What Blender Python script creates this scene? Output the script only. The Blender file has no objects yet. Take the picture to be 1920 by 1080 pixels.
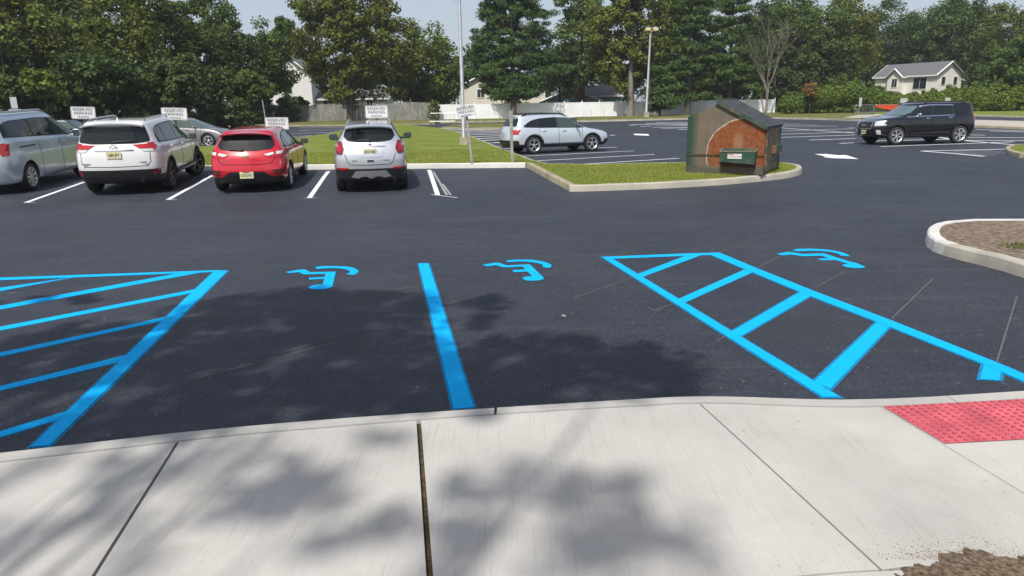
import bpy, bmesh, math, random
import numpy as np
from mathutils import Vector, Matrix
from mathutils.bvhtree import BVHTree

rad = math.radians
scene = bpy.context.scene
COL = scene.collection

# ------------------------------------------------------------------ camera
CAMZ = 1.85
FPX = 1324.0
PITCH = math.atan((540 - 198) / FPX)
ROLL = math.atan(0.0166)
FW = Vector((0, math.cos(PITCH), -math.sin(PITCH)))
R0 = Vector((1, 0, 0)); U0 = Vector((0, math.sin(PITCH), math.cos(PITCH)))
RT = math.cos(ROLL) * R0 - math.sin(ROLL) * U0
UP = math.cos(ROLL) * U0 + math.sin(ROLL) * R0
cam_data = bpy.data.cameras.new("camera")
cam = bpy.data.objects.new("camera", cam_data); COL.objects.link(cam)
cam.matrix_world = Matrix(((RT.x, UP.x, -FW.x, 0), (RT.y, UP.y, -FW.y, 0), (RT.z, UP.z, -FW.z, CAMZ), (0, 0, 0, 1)))
cam_data.sensor_width = 36
cam_data.lens = 36 * FPX / 1920
cam_data.clip_end = 3000
cam_data.clip_start = 0.05
scene.camera = cam

# ------------------------------------------------------------------ world and sun
SUN_EL, SUN_AZ = 55, 20
world = bpy.data.worlds.new("World"); scene.world = world; world.use_nodes = True
wn = world.node_tree
for n in list(wn.nodes): wn.nodes.remove(n)
wo = wn.nodes.new('ShaderNodeOutputWorld'); bg = wn.nodes.new('ShaderNodeBackground')
sky = wn.nodes.new('ShaderNodeTexSky'); sky.sky_type = 'NISHITA'; sky.sun_disc = False
sky.sun_elevation = rad(SUN_EL); sky.sun_rotation = rad(180 + SUN_AZ)
sky.air_density = 1.0; sky.dust_density = 3.0; sky.ozone_density = 1.0
hz = wn.nodes.new('ShaderNodeMix'); hz.data_type = 'RGBA'; hz.inputs[0].default_value = 0.55
hz.inputs[7].default_value = (5.6, 6.2, 7.2, 1)
tcw = wn.nodes.new('ShaderNodeTexCoord'); spw = wn.nodes.new('ShaderNodeSeparateXYZ'); rw = wn.nodes.new('ShaderNodeMapRange')
wn.links.new(tcw.outputs['Generated'], spw.inputs[0]); wn.links.new(spw.outputs[2], rw.inputs[0])
rw.inputs[1].default_value = 0.0; rw.inputs[2].default_value = .6; rw.inputs[3].default_value = .66; rw.inputs[4].default_value = .08
wn.links.new(rw.outputs[0], hz.inputs[0])
wn.links.new(sky.outputs[0], hz.inputs[6]); wn.links.new(hz.outputs[2], bg.inputs[0])
bg.inputs[1].default_value = 0.12
wn.links.new(bg.outputs[0], wo.inputs[0])
sd = bpy.data.lights.new("sun", 'SUN'); sd.energy = 4.5; sd.angle = rad(0.55); sd.color = (1, .955, .89)
sun = bpy.data.objects.new("sun", sd); COL.objects.link(sun)
SD = Vector((math.cos(rad(SUN_EL)) * math.sin(rad(SUN_AZ)), math.cos(rad(SUN_EL)) * math.cos(rad(SUN_AZ)), -math.sin(rad(SUN_EL))))
sun.rotation_euler = SD.to_track_quat('-Z', 'Y').to_euler()
scene.view_settings.view_transform = 'Standard'; scene.view_settings.look = 'None'
scene.view_settings.gamma = 1; scene.view_settings.exposure = 0.0
scene.render.engine = 'CYCLES'

# ------------------------------------------------------------------ terrain height and pixel -> ground
KN = [(-400, .012), (-60, .012), (3.5, .012), (11, -.168), (12.7, -.205), (14.5, -.222), (16, -.172), (17, -.13), (20, -.012), (21, .02), (24, .04), (30, .02), (75, .30), (900, .30)]
def H(y):
    for (a, b), (c, d) in zip(KN, KN[1:]):
        if y <= c: return b + (d - b) * (y - a) / (c - a)
    return .3
def ray(px, py): return FW + RT * ((px - 960) / FPX) - UP * ((py - 540) / FPX)
def G(px, py, off=0.0, z=None):
    d = ray(px, py); zz = 0
    for i in range(40):
        t = ((zz if z is None else z) - CAMZ) / d.z; P = d * t
        zz = .5 * zz + .5 * (H(P.y) + off)
    return Vector((P.x, P.y, zz if z is None else z))
def GZ(px, y):                      # ground point under pixel column px at world depth y
    d = ray(px, 200); t = y / d.y
    return Vector((d.x * t, y, H(y)))
def hz_at(px, py, y):               # world height of pixel at depth y
    d = ray(px, py); return CAMZ + d.z * y / d.y

# ------------------------------------------------------------------ tagging helpers
def tag(o, label=None, cat=None, group=None, kind=None):
    if label: o['label'] = label
    if cat: o['category'] = cat
    if group: o['group'] = group
    if kind: o['kind'] = kind
    return o
def empty(name, loc=(0, 0, 0), rz=0, parent=None):
    o = bpy.data.objects.new(name, None); COL.objects.link(o); o.location = loc; o.rotation_euler = (0, 0, rz)
    o.empty_display_size = .2
    if parent: o.parent = parent
    return o
def link(name, me, mat=None, parent=None):
    o = bpy.data.objects.new(name, me); COL.objects.link(o)
    if mat is not None:
        for m in (mat if isinstance(mat, (list, tuple)) else [mat]): me.materials.append(m)
    if parent: o.parent = parent
    return o
def from_bm(name, bm, mat=None, parent=None, smooth=False):
    me = bpy.data.meshes.new(name)
    if smooth:
        for f in bm.faces: f.smooth = True
    bm.to_mesh(me); bm.free()
    return link(name, me, mat, parent)
def struct(o): o['kind'] = 'structure'; return o
def from_np(name, verts, faces, mat, parent=None, uvcol=None):
    me = bpy.data.meshes.new(name)
    n = len(verts); k = faces.shape[1]; m = len(faces)
    me.vertices.add(n); me.vertices.foreach_set('co', verts.astype(np.float32).ravel())
    me.loops.add(m * k); me.loops.foreach_set('vertex_index', faces.astype(np.int32).ravel())
    me.polygons.add(m); me.polygons.foreach_set('loop_start', np.arange(0, m * k, k, dtype=np.int32))
    me.polygons.foreach_set('loop_total', np.full(m, k, dtype=np.int32))
    me.update(calc_edges=True)
    return link(name, me, mat, parent)
def copy_tree(o, parent=None):
    c = o.copy(); COL.objects.link(c)
    if parent: c.parent = parent
    for ch in list(o.children): copy_tree(ch, c)
    return c

# ------------------------------------------------------------------ materials
def newmat(name):
    m = bpy.data.materials.new(name); m.use_nodes = True
    nt = m.node_tree; b = nt.nodes['Principled BSDF']
    return m, nt, b
def ramp(nt, fac, stops):
    r = nt.nodes.new('ShaderNodeValToRGB')
    while len(r.color_ramp.elements) < len(stops): r.color_ramp.elements.new(.5)
    for e, (p, c) in zip(r.color_ramp.elements, stops):
        e.position = p; e.color = (*c, 1) if len(c) == 3 else c
    nt.links.new(fac, r.inputs[0]); return r
def noise(nt, scale, detail=4, rough=.55, vec=None, dist=0):
    n = nt.nodes.new('ShaderNodeTexNoise'); n.inputs['Scale'].default_value = scale
    n.inputs['Detail'].default_value = detail; n.inputs['Roughness'].default_value = rough
    n.inputs['Distortion'].default_value = dist
    if vec is not None: nt.links.new(vec, n.inputs['Vector'])
    return n
def coords(nt, scale=(1, 1, 1), kind='Object'):
    t = nt.nodes.new('ShaderNodeTexCoord'); m = nt.nodes.new('ShaderNodeMapping')
    m.inputs['Scale'].default_value = scale; nt.links.new(t.outputs[kind], m.inputs[0])
    return m.outputs[0]
def mixc(nt, fac, a, b, mode='MIX'):
    m = nt.nodes.new('ShaderNodeMix'); m.data_type = 'RGBA'; m.blend_type = mode
    for s, v in ((0, fac), (6, a), (7, b)):
        if hasattr(v, 'node'): nt.links.new(v, m.inputs[s])
        else: m.inputs[s].default_value = v if s == 0 else (*v, 1)
    return m.outputs[2]
def math_(nt, op, a, b=None, c=None):
    m = nt.nodes.new('ShaderNodeMath'); m.operation = op
    for i, v in enumerate((a, b, c)):
        if v is None: continue
        if hasattr(v, 'node'): nt.links.new(v, m.inputs[i])
        else: m.inputs[i].default_value = v
    return m.outputs[0]
def bump(nt, b, h, strength=.3, dist=.01):
    n = nt.nodes.new('ShaderNodeBump'); n.inputs['Strength'].default_value = strength; n.inputs['Distance'].default_value = dist
    nt.links.new(h, n.inputs['Height']); nt.links.new(n.outputs[0], b.inputs['Normal'])
def plain(name, col, rough=.6, metal=0, spec=.5, coat=0, nscale=0, namt=.15, bumps=0, bscale=40):
    m, nt, b = newmat(name)
    b.inputs['Base Color'].default_value = (*col, 1); b.inputs['Roughness'].default_value = rough
    b.inputs['Metallic'].default_value = metal; b.inputs['Specular IOR Level'].default_value = spec
    b.inputs['Coat Weight'].default_value = coat; b.inputs['Coat Roughness'].default_value = .04
    if nscale:
        v = coords(nt); n = noise(nt, nscale, 6, .6, v)
        lo = tuple(c * (1 - namt * 1.6) for c in col); hi = tuple(min(1, c * (1 + namt * 1.6)) for c in col)
        r = ramp(nt, n.outputs[0], [(.3, lo), (.7, hi)]); nt.links.new(r.outputs[0], b.inputs['Base Color'])
    if bumps:
        v = coords(nt); n = noise(nt, bscale, 4, .6, v); bump(nt, b, n.outputs[0], bumps, .01)
    return m

def make_asphalt():
    m, nt, b = newmat('asphalt'); v = coords(nt)
    fine = noise(nt, 130, 3, .8, v); big = noise(nt, .35, 5, .6, v); mid = noise(nt, 2.2, 6, .65, v)
    c = ramp(nt, fine.outputs[0], [(.3, (.010, .013, .021)), (.52, (.029, .036, .049)), (.76, (.098, .108, .125))]).outputs[0]
    t = ramp(nt, big.outputs[0], [(.3, (.78, .80, .86)), (.7, (1.25, 1.2, 1.15))]).outputs[0]
    c = mixc(nt, 1.0, c, t, 'MULTIPLY')
    t2 = ramp(nt, mid.outputs[0], [(.3, (.85, .85, .87)), (.7, (1.15, 1.14, 1.12))]).outputs[0]
    c = mixc(nt, 1.0, c, t2, 'MULTIPLY')
    # dusty streaks along the drive lane and sparse pale specks
    vs = coords(nt, (.25, 2.6, 1)); st = noise(nt, 1.6, 6, .7, vs)
    c = mixc(nt, ramp(nt, st.outputs[0], [(.53, (0, 0, 0)), (.85, (.30, .30, .30))]).outputs[0], c, (.13, .13, .135))
    vd = coords(nt, (1.6, 5.5, 1)); sp = noise(nt, 1.5, 4, .6, vd)
    c = mixc(nt, ramp(nt, sp.outputs[0], [(.68, (0, 0, 0)), (.75, (.5, .5, .5))]).outputs[0], c, (.20, .185, .155))
    ag = noise(nt, 42, 4, .75, v)
    c = mixc(nt, .85, c, ramp(nt, ag.outputs[0], [(.3, (.42, .42, .44)), (.5, (.95, .95, .95)), (.68, (2.1, 2.1, 2.1))]).outputs[0], 'MULTIPLY')
    pt = noise(nt, .55, 3, .5, v, .6)
    c = mixc(nt, ramp(nt, pt.outputs[0], [(.60, (0, 0, 0)), (.66, (.5, .5, .5))]).outputs[0], c, (.03, .031, .036))
    vo = nt.nodes.new('ShaderNodeTexVoronoi'); vo.inputs['Scale'].default_value = 7.0; nt.links.new(v, vo.inputs['Vector'])
    c = mixc(nt, ramp(nt, vo.outputs['Distance'], [(.035, (.9, .9, .9)), (.075, (0, 0, 0))]).outputs[0], c, (.22, .22, .21))
    nt.links.new(c, b.inputs['Base Color'])
    b.inputs['Roughness'].default_value = .62; b.inputs['Specular IOR Level'].default_value = .42
    bump(nt, b, fine.outputs[0], 1.0, .008)
    return m
def make_concrete(name, base=(.47, .455, .42), var=.1, brush=True):
    m, nt, b = newmat(name); v = coords(nt)
    big = noise(nt, 1.3, 6, .62, v); fine = noise(nt, 180, 2, .6, v)
    lo = tuple(c * (1 - var * 1.5) for c in base); hi = tuple(c * (1 + var) for c in base)
    c = ramp(nt, big.outputs[0], [(.3, lo), (.7, hi)]).outputs[0]
    c = mixc(nt, .5, c, ramp(nt, fine.outputs[0], [(.25, (.72, .71, .69)), (.6, (1, 1, 1))]).outputs[0], 'MULTIPLY')
    sp = noise(nt, 26, 2, .5, v)
    c = mixc(nt, ramp(nt, sp.outputs[0], [(.75, (0, 0, 0)), (.79, (.6, .6, .6))]).outputs[0], c, (.16, .14, .11))
    st = noise(nt, .9, 4, .7, v)
    c = mixc(nt, ramp(nt, st.outputs[0], [(.56, (0, 0, 0)), (.8, (.45, .45, .45))]).outputs[0], c, (.33, .30, .24))
    if brush:
        vb = coords(nt, (75, 1.6, 1)); br = noise(nt, 1, 5, .75, vb, .3)
        c = mixc(nt, .55, c, ramp(nt, br.outputs[0], [(.28, (.64, .63, .61)), (.46, (1, 1, 1))]).outputs[0], 'MULTIPLY')
        bump(nt, b, br.outputs[0], .35, .004)
    else:
        bump(nt, b, fine.outputs[0], .4, .004)
    nt.links.new(c, b.inputs['Base Color']); b.inputs['Roughness'].default_value = .85
    return m
def make_grass(name, a=(.085, .125, .022), b2=(.15, .19, .04), dry=(.24, .21, .10), dryamt=.5):
    m, nt, b = newmat(name); v = coords(nt)
    n1 = noise(nt, .8, 6, .65, v); n2 = noise(nt, 30, 3, .7, v); n3 = noise(nt, .45, 5, .7, v)
    c = ramp(nt, n1.outputs[0], [(.3, a), (.7, b2)]).outputs[0]
    c = mixc(nt, .8, c, ramp(nt, n2.outputs[0], [(.3, (.55, .55, .5)), (.7, (1.3, 1.3, 1.2))]).outputs[0], 'MULTIPLY')
    c = mixc(nt, ramp(nt, n3.outputs[0], [(.52, (0, 0, 0)), (.72, (dryamt,) * 3)]).outputs[0], c, dry)
    nt.links.new(c, b.inputs['Base Color']); b.inputs['Roughness'].default_value = .9; b.inputs['Specular IOR Level'].default_value = .1
    bump(nt, b, n2.outputs[0], .8, .04)
    return m
def make_leaf(name, dark, light, trans=.25, extra=None):
    m, nt, b = newmat(name)
    g = nt.nodes.new('ShaderNodeNewGeometry'); v = coords(nt)
    n = noise(nt, .55, 3, .6, v)
    r1 = ramp(nt, g.outputs['Random Per Island'], [(0, dark), (1, light)]).outputs[0]
    c = mixc(nt, .7, r1, ramp(nt, n.outputs[0], [(.3, (.72, .75, .75)), (.7, (1.3, 1.22, 1.05))]).outputs[0], 'MULTIPLY')
    oi = nt.nodes.new('ShaderNodeObjectInfo')
    c = mixc(nt, .8, c, ramp(nt, oi.outputs['Random'], [(0, (.85, .95, .95)), (1, (1.2, 1.1, .9))]).outputs[0], 'MULTIPLY')
    if extra:
        n2 = noise(nt, .35, 2, .5, v)
        c = mixc(nt, ramp(nt, n2.outputs[0], [(extra[1], (0, 0, 0)), (extra[1] + .04, (.85, .85, .85))]).outputs[0], c, extra[0])
    nt.links.new(c, b.inputs['Base Color']); b.inputs['Roughness'].default_value = .65; b.inputs['Specular IOR Level'].default_value = .25
    tr = nt.nodes.new('ShaderNodeBsdfTranslucent'); nt.links.new(c, tr.inputs[0])
    mx = nt.nodes.new('ShaderNodeMixShader'); mx.inputs[0].default_value = trans
    out = nt.nodes['Material Output']
    nt.links.new(b.outputs[0], mx.inputs[1]); nt.links.new(tr.outputs[0], mx.inputs[2]); nt.links.new(mx.outputs[0], out.inputs[0])
    return m
def make_paint(name, col, gap=.14):          # sprayed line paint, thin spots showing the tar
    m, nt, b = newmat(name); v = coords(nt)
    n = noise(nt, 110, 3, .8, v); n2 = noise(nt, 3, 5, .6, v)
    c = ramp(nt, n2.outputs[0], [(.3, tuple(x * .9 for x in col)), (.7, col)]).outputs[0]
    c = mixc(nt, ramp(nt, n.outputs[0], [(.2 + gap, (.55, .55, .55)), (.32 + gap, (0, 0, 0))]).outputs[0], c, (.035, .04, .05))
    nt.links.new(c, b.inputs['Base Color']); b.inputs['Roughness'].default_value = .75; b.inputs['Specular IOR Level'].default_value = .12
    bump(nt, b, n.outputs[0], .5, .005)
    return m

M = {}
M['asphalt'] = make_asphalt()
M['walk'] = make_concrete('broomed_concrete')
M['kerb'] = make_concrete('kerb_concrete', (.42, .395, .33), .16, False)
M['kerb_old'] = make_concrete('old_kerb_concrete', (.36, .32, .225), .25, False)
M['kerb_white'] = make_concrete('painted_kerb', (.62, .61, .58), .08, False)
M['grass'] = make_grass('lawn_grass', (.12, .165, .03), (.21, .25, .055), (.30, .27, .11), .4)
M['verge'] = make_grass('dry_verge_grass', (.10, .12, .03), (.17, .17, .06), (.27, .23, .14), .8)
M['earth'] = make_grass('far_ground', (.05, .07, .02), (.09, .10, .03), (.14, .11, .06), .6)
M['blue'] = make_paint('blue_line_paint', (.0, .47, .98), .17)
def make_overspray(name, col):
    m, nt, b = newmat(name); n = noise(nt, 90, 4, .8, coords(nt)); b.inputs['Base Color'].default_value = (*col, 1); b.inputs['Roughness'].default_value = .8; b.inputs['Specular IOR Level'].default_value = .1
    tr = nt.nodes.new('ShaderNodeBsdfTransparent'); mx = nt.nodes.new('ShaderNodeMixShader')
    nt.links.new(ramp(nt, n.outputs[0], [(.36, (1, 1, 1)), (.60, (.25, .25, .25))]).outputs[0], mx.inputs[0]); nt.links.new(b.outputs[0], mx.inputs[1]); nt.links.new(tr.outputs[0], mx.inputs[2]); nt.links.new(mx.outputs[0], nt.nodes['Material Output'].inputs[0]); return m
M['spray'] = make_overspray('blue_overspray', (.0, .42, .88))
M['white'] = make_paint('white_line_paint', (.74, .75, .76), .10)
M['white_thin'] = make_paint('thin_white_line_paint', (.50, .51, .54), .2)
M['chalk'] = make_paint('chalk', (.21, .21, .21), .31)
M['dirt'] = plain('bare_soil', (.18, .142, .103), .95, spec=.1, nscale=13, namt=.45, bumps=1, bscale=30)
M['joint'] = plain('joint_soil', (.09, .065, .04), .95, spec=.1, nscale=40, namt=.4, bumps=1, bscale=80)

# ------------------------------------------------------------------ draped sheets and kerbs
KY = [k[0] for k in KN]
def bisect_knots(bm):
    for ky in KY:
        bmesh.ops.bisect_plane(bm, geom=bm.verts[:] + bm.edges[:] + bm.faces[:], plane_co=(0, ky, 0), plane_no=(0, 1, 0))
def sheet_bm(bm, polys, off=0.004):
    b2 = bmesh.new()
    for p in polys:
        vs = [b2.verts.new((q[0], q[1], 0)) for q in p]
        f = b2.faces.new(vs); f.normal_update()
        if f.normal.z < 0: f.normal_flip()
    bmesh.ops.triangulate(b2, faces=[f for f in b2.faces if len(f.verts) > 4])
    bisect_knots(b2)
    for v in b2.verts: v.co.z = H(v.co.y) + off
    me = bpy.data.meshes.new('t'); b2.to_mesh(me); b2.free(); bm.from_mesh(me); bpy.data.meshes.remove(me)
def sheet(name, polys, off, mat, parent=None):
    bm = bmesh.new(); sheet_bm(bm, polys, off)
    return from_bm(name, bm, mat, parent)
def P2(pts, off=0): return [G(x, y, off).xy for x, y in pts]
def resample(pts, step=.5):
    out = [Vector(pts[0])]
    for a, b in zip(pts, pts[1:]):
        a = Vector(a); b = Vector(b); n = max(1, int((b - a).length / step))
        for i in range(1, n + 1): out.append(a.lerp(b, i / n))
    return out
def smooth_line(pts, it=2):
    p = [Vector(q) for q in pts]
    for _ in range(it):
        o = [p[0]]
        for a, b in zip(p, p[1:]): o += [a.lerp(b, .25), a.lerp(b, .75)]
        o.append(p[-1]); p = o
    return p
def kerb(name, pts, mat, h=.15, w=.16, side=1, base=-.05, parent=None, hf=None, gaps=3.0):
    """pts: 2D polyline of the road-side edge; kerb body extends to the left (side=1) or right (-1)"""
    rnd = random.Random(len(pts) * 7 + int(abs(pts[0][0]) * 10))
    p = resample([Vector(q[:2]) for q in pts], .35); bm = bmesh.new(); rings = []; acc = 0
    for i, q in enumerate(p):
        t = (p[min(i + 1, len(p) - 1)] - p[max(i - 1, 0)]).normalized(); n = Vector((-t.y, t.x)) * side
        z = H(q.y); hh = h if hf is None else hf(q.x, q.y)
        jz = rnd.uniform(-.004, .004); jw = rnd.uniform(-.006, .006)
        prof = [(0.0 + jw, base), (.012 + jw, hh * .45), (.022 + jw, hh - .02 + jz), (.045, hh + jz), (w, hh + jz), (w, base)]
        rings.append([bm.verts.new((q.x + n.x * a, q.y + n.y * a, z + c)) for a, c in prof])
    L = 0
    for i, (r, s) in enumerate(zip(rings, rings[1:])):
        for k in range(len(r) - 1): bm.faces.new((r[k], s[k], s[k + 1], r[k + 1]))
    for r in (rings[0], rings[-1]): bm.faces.new(r)
    bmesh.ops.recalc_face_normals(bm, faces=bm.faces[:])
    return from_bm(name, bm, mat, parent)
def offset_line(pts, d):
    p = [Vector(q[:2]) for q in pts]; o = []
    for i, q in enumerate(p):
        t = (p[min(i + 1, len(p) - 1)] - p[max(i - 1, 0)]).normalized()
        o.append(q + Vector((-t.y, t.x)) * d)
    return o
def strip(a, b, w):
    a = Vector(a[:2]); b = Vector(b[:2]); t = (b - a).normalized(); n = Vector((-t.y, t.x)) * w / 2
    return [a - n, b - n, b + n, a + n]

# ------------------------------------------------------------------ small mesh helpers
def box(bm, c, s, rz=0, rot=None, taper=1.0):
    v = []
    R = rot if rot is not None else Matrix.Rotation(rz, 3, 'Z')
    for dz in (-.5, .5):
        k = taper if dz > 0 else 1
        for dx, dy in ((-.5, -.5), (.5, -.5), (.5, .5), (-.5, .5)):
            v.append(bm.verts.new(Vector(c) + R @ Vector((dx * s[0] * k, dy * s[1] * k, dz * s[2]))))
    for f in ((3, 2, 1, 0), (4, 5, 6, 7), (0, 1, 5, 4), (1, 2, 6, 5), (2, 3, 7, 6), (3, 0, 4, 7)):
        bm.faces.new([v[i] for i in f])
    return v
def tube(bm, pts, radii, n=8, cap=True):
    rings = []
    pts = [Vector(p) for p in pts]
    if not hasattr(radii, '__len__'): radii = [radii] * len(pts)
    for i, p in enumerate(pts):
        t = (pts[min(i + 1, len(pts) - 1)] - pts[max(i - 1, 0)]).normalized()
        a = t.orthogonal().normalized() if abs(t.z) > .9 else t.cross(Vector((0, 0, 1))).normalized()
        if i and rings: pass
        b = t.cross(a).normalized()
        rings.append([bm.verts.new(p + (a * math.cos(2 * math.pi * k / n) + b * math.sin(2 * math.pi * k / n)) * radii[i]) for k in range(n)])
    for r, s in zip(rings, rings[1:]):
        off = min(range(n), key=lambda o: sum((r[k].co - s[(k + o) % n].co).length for k in range(n)))
        for k in range(n): bm.faces.new((r[k], r[(k + 1) % n], s[(k + 1 + off) % n], s[(k + off) % n]))
    if cap:
        for r in (rings[0], rings[-1]):
            try: bm.faces.new(r)
            except ValueError: pass
def fix(bm): bmesh.ops.recalc_face_normals(bm, faces=bm.faces[:])
def text_mesh(s, size, depth=.002, bold=0.0, align='CENTER'):
    cu = bpy.data.curves.new('txt', 'FONT'); cu.body = s; cu.size = size; cu.extrude = depth; cu.offset = bold
    cu.align_x = align; cu.align_y = 'CENTER'; cu.resolution_u = 3
    o = bpy.data.objects.new('txt', cu); COL.objects.link(o)
    dg = bpy.context.evaluated_depsgraph_get(); dg.update()
    me = bpy.data.meshes.new_from_object(o.evaluated_get(dg))
    bpy.data.objects.remove(o); bpy.data.curves.remove(cu)
    return me

# ================================================================== SETTING: ground, lot, kerbs
struct(sheet('ground', [[(-260, -60), (260, -60), (260, 420), (-260, 420)]], -.06, M['earth']))
lot_far = [Vector((-90, 58))] + P2([(-700, 247), (0, 239), (380, 238), (700, 236.5), (815, 233), (825, 231), (970, 228.5), (1040, 227), (1060, 223.5), (1085, 222.5), (1090, 229), (1300, 224), (1400, 222.3), (1455, 223), (1550, 225), (1610, 227.5)])

# ---- near sidewalk: kerb lip and slabs
def SH(x):                                   # slab height above the tar, dropping to the ramp on the right
    if x < .9: return .115
    if x > 2.15: return .02
    t = (x - .9) / 1.25; t = t * t * (3 - 2 * t); return .115 + (.02 - .115) * t
def GS(px, py):                              # pixel -> point on sidewalk level
    z = .1
    for _ in range(12):
        d = ray(px, py); t = (z - CAMZ) / d.z; P = d * t; z = .05 + SH(P.x) - .0
    return Vector((P.x, P.y))
WB = .05 - .05                               # base of walk heights
def GS(px, py):
    z = .1
    for _ in range(20):
        d = ray(px, py); t = (z - CAMZ) / d.z; P = d * t; z = .5 * z + .5 * (SH(P.x) + .0)
    return Vector((P.x, P.y))
outer = [GS(*q) for q in [(0, 847), (180, 827), (350, 807), (600, 785), (920, 763), (1150, 749), (1300, 742), (1450, 744), (1560, 747), (1700, 745), (1920, 731)]]
inner = [GS(*q) for q in [(0, 866), (200, 843), (400, 819), (600, 802), (785, 787), (920, 777), (1100, 766), (1250, 758), (1400, 757), (1560, 762), (1655, 762), (1800, 755), (1920, 748)]]
def extend(l, dl, dr):
    a = (l[0] - l[2]).normalized(); b = (l[-1] - l[-3]).normalized()
    return [l[0] + a * dl] + l + [l[-1] + b * dr]
outer = extend(smooth_line(outer, 1), 9, 9); inner = extend(smooth_line(inner, 1), 9, 9)
struct(sheet('parking_lot', [[(-90, 2.5)] + [(p.x, p.y - .06) for p in outer] + [(90, 4.8), (90, 41), (46, 41.3), (31.5, 43)] + list(reversed(lot_far))], 0.0, M['asphalt']))
def yat(line, x):
    for a, b in zip(line, line[1:]):
        if a.x <= x <= b.x: return a.y + (b.y - a.y) * (x - a.x) / (b.x - a.x)
    return line[0].y if x < line[0].x else line[-1].y
XR = [x * .12 for x in range(-95, 100)]
def walk_piece(bm, x0, x1, lo, hi, ztop=0.0, zb=-.25, chop=.12):
    """slab between curves lo(x), hi(x) for x0..x1 (functions may skew the x of the ends)"""
    n = max(2, int(abs(x1(3.0) - x0(3.0)) / chop)) ; m = 10; g = []
    for i in range(n + 1):
        col = []
        for j in range(m + 1):
            f = j / m
            # y from lo to hi, x skewed by end lines
            y = None; x = None; u = i / n
            yy = 3.0
            for _ in range(6):
                xx = x0(yy) + (x1(yy) - x0(yy)) * u; yy = lo(xx) + (hi(xx) - lo(xx)) * f
            col.append((xx, yy, SH(xx) + ztop))
        g.append(col)
    vt = [[bm.verts.new(c) for c in col] for col in g]
    for i in range(n):
        for j in range(m): bm.faces.new((vt[i][j], vt[i + 1][j], vt[i + 1][j + 1], vt[i][j + 1]))
    ring = [vt[i][0] for i in range(n + 1)] + [vt[n][j] for j in range(1, m + 1)] + [vt[i][m] for i in range(n - 1, -1, -1)] + [vt[0][j] for j in range(m - 1, 0, -1)]
    low = [bm.verts.new((v.co.x, v.co.y, v.co.z + zb)) for v in ring]
    N = len(ring)
    for k in range(N): bm.faces.new((ring[k], low[k], low[(k + 1) % N], ring[(k + 1) % N]))
def lineX(p, q):
    p = GS(*p); q = GS(*q)
    return lambda y: p.x + (q.x - p.x) * (y - p.y) / (q.y - p.y)
J = [lineX((335, 826), (175, 1080)), lineX((785, 790), (806, 1080)), lineX((1315, 760), (1645, 1062)), lineX((1655, 765), (1920, 925))]
GWD = [.008, .013, .006, .003]
_b0, _b1 = GS(1480, 1081), GS(1688, 1066)
back = lambda x: _b1.y + (x - _b1.x) * (_b1.y - _b0.y) / (_b1.x - _b0.x) if x < _b1.x else _b1.y + .02
farback = lambda x: -3.5
lo_in = lambda x: yat(inner, x) - .010
bm = bmesh.new()
ends = [lambda y: J[0](y) - 1.5 - .1 * y] + J + [lambda y: J[3](y) + 1.6, lambda y: J[3](y) + 3.4]
for k in range(6):
    a, b = ends[k], ends[k + 1]
    ga = GWD[k - 1] if 1 <= k <= 4 else .004; gb = GWD[k] if k < 4 else .004
    walk_piece(bm, (lambda y, a=a, g=ga: a(y) + g), (lambda y, b=b, g=gb: b(y) - g), back, lo_in)
walk_piece(bm, lambda y: -8.0, lambda y: ends[0](y) - .004, back, lo_in)
# second row of slabs behind, ending at a bare soil corner
walk_piece(bm, lambda y: -8.0, lambda y: -1.9, farback, lambda x: back(x) - .01)
walk_piece(bm, lambda y: -1.88, lambda y: -.35, farback, lambda x: back(x) - .01)
walk_piece(bm, lambda y: -.33, lambda y: 1.50, farback, lambda x: back(x) - .01)
fix(bm)
struct(from_bm('sidewalk', bm, M['walk']))
# kerb along the sidewalk, two lengths with an open joint at (930, 770)
bm = bmesh.new()
jx = GS(929, 770).x; jx2 = GS(1788, 750).x
for (a, b) in ((-9, jx - .008), (jx + .008, jx2 - .003), (jx2 + .003, 9.5)):
    xs = [a + (b - a) * i / 80 for i in range(81)]; rows = []
    for x in xs:
        yo = yat(outer, x); yi = yat(inner, x); z = SH(x)
        prof = [(yo + .012, -.3), (yo + .006, z * .5), (yo, z - .014), (yo - .014, z), (yi + .006, z + .001), (yi + .004, -.3)]
        rows.append([bm.verts.new((x, y, zz)) for y, zz in prof])
    for r, s in zip(rows, rows[1:]):
        for k in range(5): bm.faces.new((r[k], s[k], s[k + 1], r[k + 1]))
    bm.faces.new(rows[0]); bm.faces.new(rows[-1])
fix(bm)
struct(from_bm('kerb', bm, make_concrete('walk_kerb', (.43, .42, .39), .1, False)))
# soil in the joints and under the slabs
bm = bmesh.new(); rows = []
for x in XR:
    rows.append([bm.verts.new((x, y, SH(x) - .026)) for y in (-4, 0, 2, yat(outer, x) - .07)])
for r, s in zip(rows, rows[1:]):
    for k in range(3): bm.faces.new((r[k], s[k], s[k + 1], r[k + 1]))
fix(bm); struct(from_bm('joint_soil', bm, M['joint']))
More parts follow.
